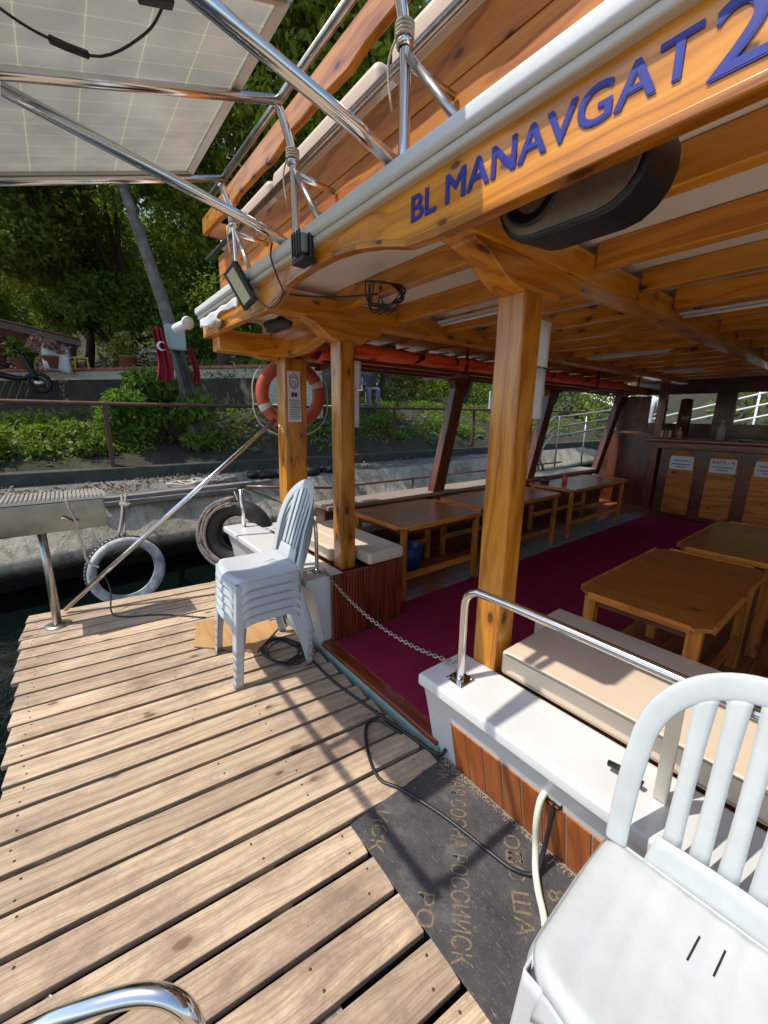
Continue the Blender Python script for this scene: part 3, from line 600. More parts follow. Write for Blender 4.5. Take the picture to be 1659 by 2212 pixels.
# grey junction box and cables on the leaning trunk, red flags, hanging on it
t = thing('junction_box', 'grey green metal junction box fixed to the leaning pale trunk', 'electrical box', (-8.3, 1.8, 2.6))
b = MB(); b.box(-8.42, -8.22, 1.68, 1.98, 2.66, 3.08); b.build('casing', M['box'], t, bevel=.012); b = MB(); b.box(-8.218, -8.210, 1.70, 1.96, 2.69, 3.05); b.build('door', M['box'], t, bevel=.004)
b = MB()
for k in range(3): b.tube([(-8.3, 1.78+.04*k, 2.66), (-8.2, 1.86+.05*k, 2.2), (-8.28, 1.98+.04*k, 1.5), (-8.25, 2.1+.05*k, .72)], .012, 6, smooth_path=4)
tag(b.build('cables', M['cable']), 'bundle of thin black cables running down below the junction box', 'cable')
def flag(label, y0, y1, zt, zb, cres):
    t = thing('flag', label, 'flag', (-8.2, (y0+y1)/2, zb), 'red flags hung on the leaning trunk'); b = MB()
    b.grid(lambda u, v: (-8.15+.045*math.sin(u*17+v*2)+.02*math.sin(u*31), y0+(y1-y0)*(.5+(u-.5)*(.95-.35*v))+.03*math.sin(v*5), zb+(zt-zb)*v*(1-.10*abs(u-.4))+.05*math.sin(u*9)*(1-v)), 34, 14); b.build('cloth', M['flag'], t, solid=.003)
    if cres:
        a = [R(40+i*14) for i in range(21)]; pr = [(.075*math.cos(q), .075*math.sin(q)) for q in a]+[(.02+.058*math.cos(q), .058*math.sin(q)) for q in reversed(a)]
        b = MB(); b.prism(pr, (-8.085, (y0+y1)/2-.02, (zt+zb)/2+.12), (0, 1, 0), (0, 0, 1), (.004, 0, 0)); b.build('crescent', M['white'], t)
flag('large red flag with white crescent hanging left of the grey box', 1.42, 1.72, 3.0, 2.12, True)
flag('narrow red flag hanging below the right side of the grey box', 1.98, 2.14, 2.72, 2.1, False)

# ------------------------------------------------------------------ dock
D = Vector((.12, 1, 0)).normalized(); N_ = Vector((D.y, -D.x, 0))
t = thing('dock', 'sunlit wooden dock of weathered planks with dark gaps', 'dock', (-1.5, .3, -.2)); dock = t
b = MB(); pitch = .146; nails = []
o0 = Vector((-3.86, 0, 0))
for i in range(52):
    o = o0+N_*(pitch*i+.01*random.uniform(-.3, .3)); cx = o.x
    y0 = -.40+random.uniform(-.018, .012)
    if i < 0: continue
    y1 = 1.17
    # boards stop where the mat begins on the right
    def at(y): return o+D*((y-o.y)/D.y)
    X = at(.8).x+pitch*.5
    if cx > -.0: y0 = -1.9
    if X > -1.02 and X < 2.2: y1 = .687
    if cx > -1.2: y0 = min(y0, -.42)
    p0, p1 = at(y0), at(y1); wdt = pitch-.020+random.uniform(-.003, .002); z = -.014+random.uniform(-.002, .003)
    b.beam((p0.x, p0.y, z), (p1.x, p1.y, z+random.uniform(-.002, .002)), wdt, .028)
    for yy in ((-.33, .62) if i % 3 else (-.33, .36, 1.08)):
        if y0 < yy < y1:
            for s_ in (-.035, .035): q = at(yy)+N_*(s_+random.uniform(-.008, .008)); nails.append((q.x, q.y+random.uniform(-.02, .02), z+.0145))
b.build('planks', M['deck'], t, bevel=.0035, segs=2)
b = MB()
for q in nails: b.lathe([(.001, .0), (.004, .0), (.0045, .0008), (.001, .0012)], q, n=8)
o = b.build('nails', M['rust'], t); o['kind'] = 'stuff'
for y in (-.3, .36, 1.0):
    b = MB(); b.beam((-3.9, y, -.085), (3.6, y, -.085), .07, .11, ); b.build('joist', M['grey_timber'], t)
for x in (-3.6, -1.6, .4):
    b = MB(); b.tube([(x, -.3, -2), (x, -.3, -.03)], .07, 10); b.build('pile', M['old_chrome'], t)
# base plank under the mat
b = MB(); b.box(-1.04, 2.4, .703, 1.26, -.03, -.004); b.build('sheet_deck', M['grey_timber'], t)
# mat with lettering
b = MB(); b.box(-1.045, 2.3, .682, 1.20, -.002, .006); mt = tag(b.build('mat', M['mat'], None, bevel=.003), 'worn black mat with faded brown lettering along the boat hull', 'mat')
Z = .0068
def mty(s, x, y, size, w=None): text('lettering', s, M['matink'], (x, y, Z), Vector((.72, -.78, 0)), Vector((.78, .72, 0)), size, mt, w, 0, 0)
mty('\u041d\u0410\u042f \u0421\u041e\u0421\u041d\u0410 \u0420\u041e\u0421\u0421\u0418\u0419\u0421\u041a', -.965, 1.165, .085, .655)
mty('\u041e\u0411', -.66, 1.125, .08); mty('\u042f\u0421 \u0428\u0410', -.62, 1.085, .08); mty('8 \u0421', -.455, 1.085, .08)
mty('\u0418\u0421\u041a', -1.035, .80, .078); mty('\u0420\u041e', -.72, .74, .076); mty('\u0418\u041a', -1.035, 1.16, .066); mty('\u041d\u0410\u042f \u0421\u041e\u0421\u041d\u0410', -.28, 1.1, .076)
# fibre debris between mat and hull
b = MB()
for i in range(900):
    x = random.uniform(-1.03, .5); y = 1.195-abs(random.gauss(0, .012))+.0; a = random.uniform(0, 3.1); l = random.uniform(.003, .012)
    b.beam((x, y, .007), (x+math.cos(a)*l, y+math.sin(a)*l, .008+random.uniform(0, .004)), .0015, .0015)
b.build('debris', M['dry'])['kind'] = 'stuff'

# ------------------------------------------------------------------ the boat
boat = thing('tour_boat', 'varnished wooden tour boat with white gunwale and open passenger deck, moored at the dock', 'boat', (-.4, 1.2, -.5))
XR = 2.9
def part(b, name, mat, par=None, **k): return b.build(name, mat, par or boat, **k)
# hull transoms (right, left) and low entrance
def hullprof(z0): return [(1.10, z0), (1.098, z0-.055), (1.125, z0-.065), (1.14, z0-.10), (1.165, z0-.2), (1.215, .02), (1.27, -.35), (1.36, -.75), (1.9, -.75), (1.9, -.3), (1.42, -.3), (1.40, z0-.02), (1.385, z0)]
b = MB(); pf = hullprof(.45); b.prism([(p[0], p[1]) for p in pf], (-1.13, 0, 0), (0, 1, 0), (0, 0, 1), (XR+1.13, 0, 0)); part(b, 'transom', M['gel'], bevel=.018, segs=3)
b = MB(); pf = hullprof(.52); b.prism([(p[0], p[1]) for p in pf], (-3.85, 0, 0), (0, 1, 0), (0, 0, 1), (1.68, 0, 0)); part(b, 'transom', M['gel'], bevel=.018, segs=3)
b = MB(); b.box(-2.18, -1.08, 1.205, 1.26, -.75, .034); part(b, 'sill', M['sage'], bevel=.006)
b = MB(); b.box(-2.165, -1.085, 1.195, 1.26, .0345, .066); part(b, 'threshold', M['mahog'], bevel=.005)
b = MB(); b.box(-3.85, -3.55, 1.4, 9.6, -.75, .48); part(b, 'side_hull', M['gel'], bevel=.02)
b = MB(); b.box(XR-.3, XR, 1.4, 9.6, -.75, .48); part(b, 'side_hull', M['gel'], bevel=.02)
b = MB(); b.box(-3.55, XR-.3, 9.3, 9.6, -.75, .9); part(b, 'bow_bulkhead', M['dark'])
# teak inlay
def hz(z): return 1.165+(1.215-1.165)*(.25-z)/(.23)
b = MB()
for i in range(14):
    x0 = -.972+i*.0865; b.add([(x0, hz(.255)-.006, .262), (x0+.079, hz(.255)-.006, .262), (x0+.079, hz(-.06)-.006, -.06), (x0, hz(-.06)-.006, -.06)], [(0, 3, 2, 1)], [(.262, x0*3, i*.7), (.262, x0*3+.079, i*.7), (-.06, x0*3+.079, i*.7), (-.06, x0*3, i*.7)])
part(b, 'inlay', M['teak'], solid=.004)
b = MB(); b.add([(-.98, hz(.255)-.003, .266), (.245, hz(.255)-.003, .266), (.245, hz(-.06)-.003, -.06), (-.98, hz(-.06)-.003, -.06)], [(0, 3, 2, 1)]); part(b, 'caulking', plain('pale_caulking', (.66, .52, .36), .6))
# floor
b = MB(); i = 0; x = -3.55
while x < XR-.3:
    b.box(x, x+.102, 1.262, 9.3, .03, .062, rnd=random.random()); x += .108
part(b, 'floor', M['floorwood'])
b = MB(); b.box(-3.55, XR-.3, 1.262, 9.3, -.02, .056); part(b, 'floor_seams', plain('pale_seam', (.30, .19, .12), .6))
b = MB(); b.box(-1.0, -.96, 1.9, 1.95, .3, .31)
# roof slab, ceiling, cap
RL, RRr = -3.42, XR+.2
b = MB(); b.box(RL, RRr, .96, 9.8, 2.285, 2.314); part(b, 'roof', M['cap'])
b = MB(); b.box(RL+.05, RRr, .985, 9.7, 2.268, 2.284); part(b, 'ceiling', M['ceil'])
b = MB(); b.box(RL-.02, RRr, .905, .99, 2.268, 2.320); part(b, 'roof_edge', M['cap'], bevel=.016, segs=3)
b = MB(); b.box(RL-.015, RRr, .922, .975, 2.241, 2.2675); part(b, 'edge_trim', M['lip'], bevel=.008)
# fascia with arched lower edge
fp = [(-3.42, 2.125), (-2.62, 2.115), (-2.45, 2.11), (-2.22, 2.105), (-2.08, 2.13), (-1.98, 2.17), (-1.86, 2.182), (-1.70, 2.188), (-1.55, 2.185), (-1.38, 2.165), (-1.22, 2.13), (-1.10, 2.095), (-.95, 2.085), (3.1, 2.072)]
prof = fp+[(3.1, 2.255), (-3.42, 2.255)]
b = MB(); b.prism(prof, (0, .95, 0), (1, 0, 0), (0, 0, 1), (0, .038, 0)); fas = part(b, 'fascia', M['pine_beam'], bevel=.004)
b = MB()
for (x0, z0), (x1, z1) in zip(fp[:-1], fp[1:]): b.beam((x0, .968, z0-.003), (x1+.004, .968, z1-.003), .044, .022)
b.build('lower_moulding', M['pine'], fas, bevel=.004)
for dx, dz, dy in ((0, 0, 0), (.0035, 0, -.0003), (.0035, .003, -.0006), (0, .003, -.0009)):
    text('lettering', 'BL MANAVGAT', M['blue'], (-1.074+dx, .9475+dy, 2.140+dz), (1, 0, 0), (0, 0, 1), .100, fas, .735, 0, .0003)
    text('lettering', '2', M['blue'], (-.320+dx, .9475+dy, 2.110+dz), (1, 0, 0), (0, 0, 1), .150, fas, .078, 0, .0003)
# beams along the boat
for X in (-2.30, -1.0, .45, 1.8):
    b = MB(); b.beam((X, .99, 2.170), (X, 7.9, 2.170), .13, .11); part(b, 'long_beam', M['pine_beam'], bevel=.008)
    b = MB(); b.box(X-.068, X-.060, .99, 7.9, 2.124, 2.132); 
for i in range(14):
    Y = 1.42+i*.47
    for x0, x1 in ((RL+.06, -2.37), (-2.23, -1.07), (-.93, .38), (.52, 1.73), (1.87, 2.95)):
        b = MB(); b.beam((x0, Y, 2.216), (x1, Y, 2.216), .06, .102); part(b, 'joist', M['pine_beam'], bevel=.006)
# side beams carrying the roof above side posts
for X in (-3.27, 2.7):
    b = MB(); b.beam((X, .99, 2.085), (X, 9.2, 2.085), .16, .15); part(b, 'side_beam', M['pine_beam'], bevel=.01)
b = MB(); b.prism([(-3.42, 2.02), (-3.0, 1.985), (-2.75, 1.99), (-2.45, 2.05), (-2.37, 2.12), (-2.37, 2.17), (-3.42, 2.17)], (0, 1.40, 0), (1, 0, 0), (0, 0, 1), (0, .09, 0)); part(b, 'bracket', M['pine_beam'], bevel=.01)
b = MB(); b.prism([(1.0, 2.10), (1.10, 2.04), (1.34, 1.985), (1.6, 1.985), (1.8, 2.04), (1.9, 2.12), (1.0, 2.12)], (-3.33, 0, 0), (0, 1, 0), (0, 0, 1), (.11, 0, 0)); part(b, 'bracket', M['pine_beam'], bevel=.01)
def corbel(X, Y, s=1.):
    pr = [(-.34, .125), (-.33, .095), (-.25, .075), (-.17, .03), (-.10, .0), (.0, -.015), (.0, -.015), (.10, .0), (.17, -.0), (.25, .045), (.34, .06), (.35, .125)]
    pr = [(-.36, .128), (-.34, .10), (-.27, .085), (-.2, .045), (-.13, .012), (-.075, .0), (.075, .0), (.16, -.002), (.22, .035), (.30, .045), (.35, .075), (.36, .128)]
    b = MB(); b.prism([(q[0]*s, q[1]) for q in pr], (X-.055, Y, 2.0), (0, 1, 0), (0, 0, 1), (.11, 0, 0)); part(b, 'bracket', M['pine'], bevel=.008)
corbel(-1.0, 1.45); corbel(-2.30, 1.47, .8)
def post(X0, Y0, z0, X1, Y1, z1, w, d, mat, **k):
    b = MB(); b.beam((X0, Y0, z0), (X1, Y1, z1), w, d, (0, 1, 0)); return part(b, 'post', mat, bevel=.012, segs=2)
p1 = post(-1.0, 1.452, .40, -1.0, 1.452, 2.01, .125, .125, M['pine'])
p2 = post(-2.30, 1.475, .50, -2.30, 1.475, 2.01, .115, .115, M['pine'])
p3 = post(-3.20, 1.52, .45, -3.20, 1.56, 2.0, .15, .20, M['pine'])
for X0, X1 in ((-3.30, -3.17), (2.75, 2.62)):
    for y0, y1 in ((3.38, 3.60), (5.30, 5.55), (7.45, 7.85)):
        post(X0, y0, .6, X1, y1, 2.04, .10, .18, M['dark'])
        if X0 < 0:
            b = MB(); b.prism([(y1-.4, 2.03), (y1-.15, 1.94), (y1-.08, 1.78), (y1+.06, 1.78), (y1+.14, 1.94), (y1+.38, 2.03)], (X1-.05, 0, 0), (0, 1, 0), (0, 0, 1), (.09, 0, 0)); part(b, 'bracket', M['dark'], bevel=.008)
# inner side ledges and benches
b = MB(); b.box(-3.50, -3.30, 1.9, 7.4, .40, .66); part(b, 'side_ledge', M['dark'], bevel=.01)
b = MB(); b.box(-3.32, -3.08, 1.9, 7.3, .14, .44); part(b, 'side_bench', M['dark'], bevel=.01)
b = MB(); b.box(-3.31, -3.05, 1.9, 7.3, .445, .52); part(b, 'bench_cushion', plain('dusky_cushion', (.30, .25, .22), .7), bevel=.02, segs=3)
b = MB(); b.box(-3.55, -3.24, 1.9, 7.4, .665, .71); part(b, 'ledge_top', plain('brown_grey_ledge', (.27, .22, .17), .5), bevel=.01)
b = MB()                                                            # stern bench left of the entrance, slatted
b.box(-3.0, -2.145, 1.40, 1.86, .10, .50)
part(b, 'stern_bench', M['dark'])
b = MB(); y = 1.262
while y < 1.86: b.box(-2.145, -2.12, y, y+.018, .068, .535, rnd=random.random()); y += .0235
part(b, 'bench_slats', M['mahog'], bevel=.003)
b = MB(); b.box(-3.1, -2.115, 1.56, 1.88, .54, .63); part(b, 'bench_cushion', M['vinyl'], bevel=.025, segs=3)
b = MB(); b.box(-3.1, -2.37, 1.40, 1.555, .525, .63); part(b, 'bench_cushion', M['vinyl'], bevel=.025, segs=3)
# stern bench right: cream cushions
b = MB(); b.box(-.90, 2.55, 1.41, 1.98, .10, .465); part(b, 'stern_bench', M['dark'])
b = MB(); b.box(-.905, .02, 1.388, 1.77, .453, .565); part(b, 'bench_cushion', M['vinyl'], bevel=.014, segs=3)
b = MB(); b.box(-.985, .02, 1.775, 2.02, .455, .545); part(b, 'bench_cushion', M['vinyl'], bevel=.014, segs=3)
b = MB(); b.box(.035, 1.2, 1.388, 2.02, .453, .565); part(b, 'bench_cushion', M['vinyl'], bevel=.014, segs=3)
b = MB(); b.box(1.215, 2.5, 1.395, 2.02, .47, .565); part(b, 'bench_cushion', M['vinyl'], bevel=.014, segs=3)
for x0_, x1_ in ((-.905, .02), (.035, 1.2), (1.215, 2.5)):
    b = MB(); b.tube([(x0_+.02, 1.390, .553), (x1_-.02, 1.390, .553)], .0035, 8); b.tube([(x0_+.02, 1.388, .470), (x1_-.02, 1.388, .470)], .0035, 8); part(b, 'piping', plain('tan_piping', (.40, .29, .19), .6))
# stern handrail right
def rail(pts, name='handrail', r=.016, mat=None, sm=5): b = MB(); b.tube(pts, r, 12, smooth_path=sm); return part(b, name, mat or M['chrome'])
b = MB(); hr = rail([(-.985, 1.215, .45), (-.985, 1.215, .6), (-.985, 1.215, .78), (-.975, 1.215, .835), (-.94, 1.215, .868), (-.88, 1.215, .878), (-.6, 1.215, .880), (0, 1.215, .872), (1, 1.215, .87), (2.4, 1.215, .87)], r=.017)
b = MB(); b.box(-1.03, -.94, 1.17, 1.26, .4515, .455); b.build('base_plate', M['chrome'], hr, bevel=.002)
for dx in (-.034, .034):
    for dy in (-.034, .034):
        b = MB(); b.lathe([(.001, .004), (.006, .003), (.0065, 0), (.001, 0)], (-.985+dx, 1.215+dy, .455), n=10); b.build('bolt', M['old_chrome'], hr)
b = MB(); b.beam((-.24, 1.25, .455), (-.24, 1.22, .862), .035, .01, (0, 1, 0)); b.build('bracket', M['alu'], hr)
rail([(-2.30, 1.25, .52), (-2.30, 1.25, .80), (-2.34, 1.25, .875), (-2.42, 1.25, .895), (-3.0, 1.25, .90), (-3.68, 1.25, .90)], r=.013)
b = MB(); b.box(-2.335, -2.225, 1.21, 1.30, .5215, .525); part(b, 'base_plate', M['chrome'])
rail([(-3.70, 1.25, .52), (-3.72, 1.25, .88)], r=.02, sm=0)
# far-side guard rail of the boat
rail([(-3.7, 1.3, .9), (-3.7, 2.2, .80), (-3.7, 7.0, .80)], 'guard_rail', .014, M['dark'], 0)
for y in (2.4, 3.4, 4.0, 5.2, 6.4): rail([(-3.7, y, .48), (-3.7, y, .80)], 'guard_post', .012, M['dark'], 0)
# cleat on the gunwale
b = MB(); b.tube([(-.335, 1.24, .452), (-.335, 1.24, .478)], .016, 10); b.tube([(-.385, 1.24, .478), (-.335, 1.24, .486), (-.285, 1.24, .478)], .010, 8); part(b, 'cleat', M['black'])
# hose hole in the hull
b = MB(); b.lathe([(.001, -.004), (.03, -.004), (.036, -.008), (.036, 0), (.03, .002)], (-.505, hz(.27)-.004, .285), (0, -1, .1), 20); part(b, 'hose_port', M['black'])
# upper deck seen above the roof edge
for z0, z1 in ((2.33, 2.49), (2.495, 2.65), (2.655, 2.80)):
    b = MB(); b.beam((-3.72, 1.215, (z0+z1)/2), (1.5, 1.215, (z0+z1)/2), .03, z1-z0); part(b, 'upper_board', M['pine_board'], bevel=.004)
rail([(-3.95, 1.18, 2.835), (-1.4, 1.18, 2.835), (1.5, 1.18, 2.83)], 'upper_rail', .018, M['old_chrome'], 0)
for x0, x1 in ((-3.75, -2.75), (-2.70, -1.62), (-1.55, -.6), (-.5, .6)):
    b = MB(); b.box(x0, x1, 1.225, 1.40, 2.85, 3.0); part(b, 'upper_cushion', M['vinyl'], bevel=.04, segs=3)
wv_ = [(-3.60, 2.885)]+[(-3.6+.125*i, 2.875+.010*math.sin(i*1.1)+.006*math.sin(i*2.3)) for i in range(1, 26)]+[(-.4, 2.88), (-.4, 2.985), (-3.60, 2.995)]
b = MB(); b.prism(wv_, (0, 1.06, 0), (1, 0, 0), (0, 0, 1), (0, .035, 0)); part(b, 'top_board', M['pine'], bevel=.005)
b = MB(); b.beam((-3.58, 1.10, 2.94), (-3.58, 2.2, 2.94), .03, .11); part(b, 'top_board', M['pine'], bevel=.005)
for X in (-1.165, -1.93, -2.72):                                     # stanchions bending outwards
    rail([(X, .99, 2.325), (X, .99, 2.50), (X, .985, 2.68), (X, .95, 2.80), (X, .92, 2.855)], 'stanchion', .0185, M['chrome'], 5)
    b = MB(); b.lathe([(.02, -.012), (.026, -.008), (.026, .008), (.02, .012)], (X, .985, 2.66), n=14); part(b, 'collar', M['chrome'])
    rail([(X, .99, 2.62), (X+.02, 1.19, 2.60)], 'brace', .013, M['chrome'], 0)
    rail([(X+.02, .985, 2.62), (X+.26, .975, 2.33)], 'brace', .013, M['old_chrome'], 0)
for X, s in ((-1.165, 1), (-1.93, 1), (-2.72, 1)):
    b = MB(); 
    for k in range(4): b.tube([(X+.027*math.cos(a), .985+.027*math.sin(a), 2.675+.010*k) for a in np.linspace(0, 6.283, 12)[:-1]], .0045, 6, closed=True)
    b.tube([(X-.025, .97, 2.68), (X-.05, .96, 2.62), (X-.035, .965, 2.5)], .004, 5, smooth_path=3)
    tag(b.build('rope_lashing', M['rope']), {-1.165: 'pale rope lashed round the chrome stanchion nearest the lettering', -1.93: 'pale rope lashed round the middle chrome stanchion', -2.72: 'pale rope lashed round the farthest chrome stanchion'}[X], 'rope', 'rope lashings on the stanchions')
# solar panel support: arms, struts, cross tubes
sp_ = thing('panel_frame', 'polished steel tube frame reaching out from the roof under the solar panel', 'frame', (-2, .2, 2.3))
def pz(y, o=0): return 2.86+.33*(y-.92)+o
for X in (-2.66, -1.91, -1.16):
    b = MB(); b.tube([(X, .93, 2.862), (X, .4, pz(.4)), (X, -.40, pz(-.40)), ], .0185, 12); b.build('arm', M['chrome'], sp_)
for X in (-1.95, -1.16):
    b = MB(); b.tube([(X, .965, 2.33), (X, .80, 2.375), (X, .0, pz(0)-.02)], .021, 12); b.build('strut', M['chrome'], sp_)
b = MB(); b.tube([(-2.9, .925, 2.865), (-1.0, .925, 2.865)], .0165, 12); b.build('cross_tube', M['old_chrome'], sp_)
b = MB(); b.tube([(-2.66, -.40, pz(-.40)), (-1.26, -.43, pz(-.43)), (-1.19, -.425, pz(-.42)), (-1.16, -.37, pz(-.37))], .0185, 12, smooth_path=4); b.build('cross_tube', M['chrome'], sp_)
# the panel
so_ = thing('solar_panel', 'solar panel seen from below, grey cells with pale grid lines, held over the dock', 'solar panel', (-2.07, .2, 2.6))
x0, x1, y0, y1 = -2.655, -1.455, -.29, .735; o_ = .030
b = MB(); b.add([(x0, y0, pz(y0, o_)), (x1, y0, pz(y0, o_)), (x1, y1, pz(y1, o_)), (x0, y1, pz(y1, o_))], [(0, 3, 2, 1)], [(x0-x0, y0-.05, 0), (x1-x0, y0-.05, 0), (x1-x0, y1-.05, 0), (x0-x0, y1-.05, 0)]); b.build('cells', M['panel'], so_, solid=.006)
for a, c in (((x0, y0), (x1, y0)), ((x1, y0), (x1, y1)), ((x1, y1), (x0, y1)), ((x0, y1), (x0, y0))):
    b = MB(); b.beam((a[0], a[1], pz(a[1], o_+.002)), (c[0], c[1], pz(c[1], o_+.002)), .032, .036); b.build('frame', M['alu'], so_)
shade_panel = thing('solar_panel', 'added unseen panel beside the large solar panel, shading the lettered board', 'solar panel', (-1.2, .6, 2.7))  # added panel out of view, placed only to shade the lettered fascia
X0, X1, Y0, Y1 = -1.44, -.95, .44, .735
b = MB(); b.add([(X0, Y0, pz(Y0, o_)), (X1, Y0, pz(Y0, o_)), (X1, Y1, pz(Y1, o_)), (X0, Y1, pz(Y1, o_))], [(0, 3, 2, 1)], [(0, 0, 0), (.5, 0, 0), (.5, .3, 0), (0, .3, 0)]); b.build('cells', M['panel'], shade_panel, solid=.006)
for a, c in (((X0, Y0), (X1, Y0)), ((X1, Y0), (X1, Y1)), ((X1, Y1), (X0, Y1)), ((X0, Y1), (X0, Y0))):
    b = MB(); b.beam((a[0], a[1], pz(a[1], o_+.002)), (c[0], c[1], pz(c[1], o_+.002)), .032, .036); b.build('frame', M['alu'], shade_panel)
b = MB(); b.tube([(-1.55, .40, pz(.4, .012)), (-1.62, .36, pz(.36, -.02)), (-1.72, .25, pz(.25, -.035)), (-1.68, .12, pz(.12, -.03)), (-1.60, .02, pz(0, -.02)), (-1.52, -.06, pz(-.06, 0))], .0038, 7, smooth_path=5); b.build('lead', M['cable'], so_)
b = MB(); b.tube([(-1.718, .215, pz(.215, -.036)), (-1.700, .165, pz(.165, -.034)), (-1.683, .125, pz(.125, -.031))], .0105, 8); b.build('connector', M['black'], so_)
b = MB(); b.beam((-1.535, .33, pz(.33, .01)), (-1.535, .42, pz(.42, .01)), .035, .02); b.build('junction', M['black'], so_, bevel=.004)
# ------------------------------------------------------------------ bar counter (fixed in the boat)
b = MB(); b.box(-2.30, 2.5, 7.42, 7.9, .064, 1.22); bar = part(b, 'bar_counter', M['dark'], bevel=.01)
b = MB(); b.box(-2.50, 2.5, 7.25, 7.95, 1.225, 1.28); b.build('counter_top', M['mahog'], bar, bevel=.012)
b = MB(); b.box(-2.4, 2.5, 7.38, 7.418, 1.12, 1.22); b.build('cornice', M['mahog'], bar, bevel=.01)
for i, cx in enumerate((-2.0, -1.50, -1.0, -.5, 0, .5, 1.0)):
    a = [R(180-k*15) for k in range(13)]; pr = [(cx-.17, .13), (cx+.17, .13)]+[(cx+.17*math.cos(q), .93+.17*math.sin(q)) for q in reversed(a)]
    b = MB(); b.prism(pr, (0, 7.405, 0), (1, 0, 0), (0, 0, 1), (0, .02, 0)); b.build('arched_panel', M['pine_board'], bar)
    if i < 3:
        b = MB(); b.box(cx-.15, cx+.15, 7.396, 7.404, .82, 1.02); pp = tag(b.build('notice', M['paper']), ['white notice with blue lines on the leftmost bar panel', 'white notice with red heading BARIS - 4 on the middle bar panel', 'faded pinkish notice on the bar panel nearest the poster'][i], 'notice', 'paper notices on the bar front')
        for k, (z, mm, w_) in enumerate(((.955, M['redink'] if i else M['blueink'], .11), (.90, M['blueink'], .12), (.86, M['blueink'], .07))):
            if i == 1 and k == 0: continue
            bb = MB()
            for q in range(9): x_ = cx-w_+2*w_*q/9; bb.box(x_, x_+2*w_/9*.75, 7.3935, 7.3955, z-.009, z+.009)
            bb.build('print', mm, pp)
        if i == 1: text('lettering', 'BARIS - 4', M['redink'], (cx-.125, 7.3945, .95), (1, 0, 0), (0, 0, 1), .06, pp, .25, .001)
b = MB(); b.box(-.62, -.30, 7.385, 7.394, .25, 1.15); po = tag(b.build('poster', plain('poster_print', (.30, .06, .04), .5, nz=1, nsc=14, c2=(.5, .48, .42))), 'colourful food poster on the bar front at the right edge', 'poster')
# clutter on the bar
def bottle(label, x, y, z, h, r, mat, nm='bottle'):
    t = thing(nm, label, nm, (x, y, z)); b = MB(); b.lathe([(.001, 0), (r, 0), (r, h*.6), (r*.4, h*.78), (r*.36, h*.97), (.001, h*.97)], (x, y, z), n=12); b.build('body', mat, t)
    b = MB(); b.lathe([(.001, h*.95), (r*.42, h*.95), (r*.42, h), (.001, h)], (x, y, z), n=10); b.build('cap', M['white'], t)
bottle('clear bottle standing alone on the bar counter', -1.62, 7.5, 1.28, .28, .05, plain('bottle_grey', (.35, .38, .36), .2))
bottle('pale bottle at the left end of the bar counter', -2.12, 7.5, 1.28, .17, .035, plain('bottle_tan', (.35, .3, .22), .3))
t = thing('postcard_rack', 'small card rack at the left end of the bar counter', 'rack', (-2.3, 7.45, 1.28))
b = MB(); b.box(-2.42, -2.2, 7.4, 7.55, 1.281, 1.30); b.build('base', M['dark'], t, bevel=.003)
for k in range(4): b = MB(); b.box(-2.41+.052*k, -2.37+.052*k, 7.42+.01*k, 7.425+.01*k, 1.30, 1.40); b.build('card', plain('card', (.45, .40, .34), .6) if k % 2 else M['terra'], t)
t = thing('ashtray', 'shallow metal ashtray on the bar counter', 'ashtray', (-1.33, 7.5, 1.28)); b = MB(); b.lathe([(.001, .004), (.06, .004), (.075, .03), (.08, .03), (.07, 0), (.001, 0)], (-1.33, 7.5, 1.28), n=16); b.build('dish', M['old_chrome'], t)
# wheelhouse behind the bar: dark frame, windows, stairs pieces
b = MB(); b.box(-3.5, 2.6, 9.02, 9.1, .06, 1.5); part(b, 'wheelhouse_wall', M['dark'])
b = MB(); b.box(-3.5, 2.6, 9.0, 9.1, 2.02, 2.34); part(b, 'header', M['dark'])
for x0, x1 in ((-2.1, -1.82), (-.9, -.7), (.3, .5), (1.6, 1.9)): b = MB(); b.box(x0, x1, 9.0, 9.1, 1.5, 2.02); part(b, 'window_post', M['dark'], bevel=.01)
b = MB(); b.box(-3.45, -2.5, 8.0, 8.06, .06, 1.32); part(b, 'bulkhead', M['dark'])
b = MB(); b.box(-3.35, -2.75, 7.97, 8.0, 1.36, 1.95); tag(b.build('poster', plain('dim_poster', (.10, .035, .025), .6, nz=1, nsc=9, c2=(.22, .14, .10))), 'dim reddish poster on the left bulkhead beyond the tables', 'poster')
b = MB(); b.box(-2.62, -2.5, 7.9, 8.02, .06, 2.13); part(b, 'carved_post', M['mahog'], bevel=.012)
b = MB(); b.lathe([(.001, 0), (.09, .0), (.10, .3), (.085, .6), (.001, .62)], (-2.35, 8.4, 1.3), n=12); 
part(b, 'cabin_pillar', M['dark'])
# BAR sign and exit sign hung from the ceiling
t = thing('bar_sign', 'small pale sign reading BAR hung under the ceiling above the bar', 'sign', (-1.35, 7.2, 2.0)); b = MB(); b.box(-1.49, -1.20, 7.19, 7.2, 2.16, 2.28); b.build('board', plain('pale_sign', (.42, .36, .32), .6), t, bevel=.003); text('lettering', 'BAR', M['redink'], (-1.46, 7.189, 2.178), (1, 0, 0), (0, 0, 1), .11, t, .22, .003)
for x in (-1.45, -1.25): b = MB(); b.tube([(x, 7.195, 2.28), (x, 7.195, 2.32)], .003, 5); b.build('wire', M['cable'], t)
t = thing('exit_sign', 'green exit sign hung at the left side of the ceiling', 'sign', (-3.15, 6.6, 2.0)); b = MB(); b.box(-3.30, -2.95, 6.6, 6.62, 1.99, 2.12); b.build('board', M['green'], t, bevel=.003); text('lettering', 'EXIT', M['white'], (-3.27, 6.599, 2.02), (1, 0, 0), (0, 0, 1), .09, t, .22, .002)
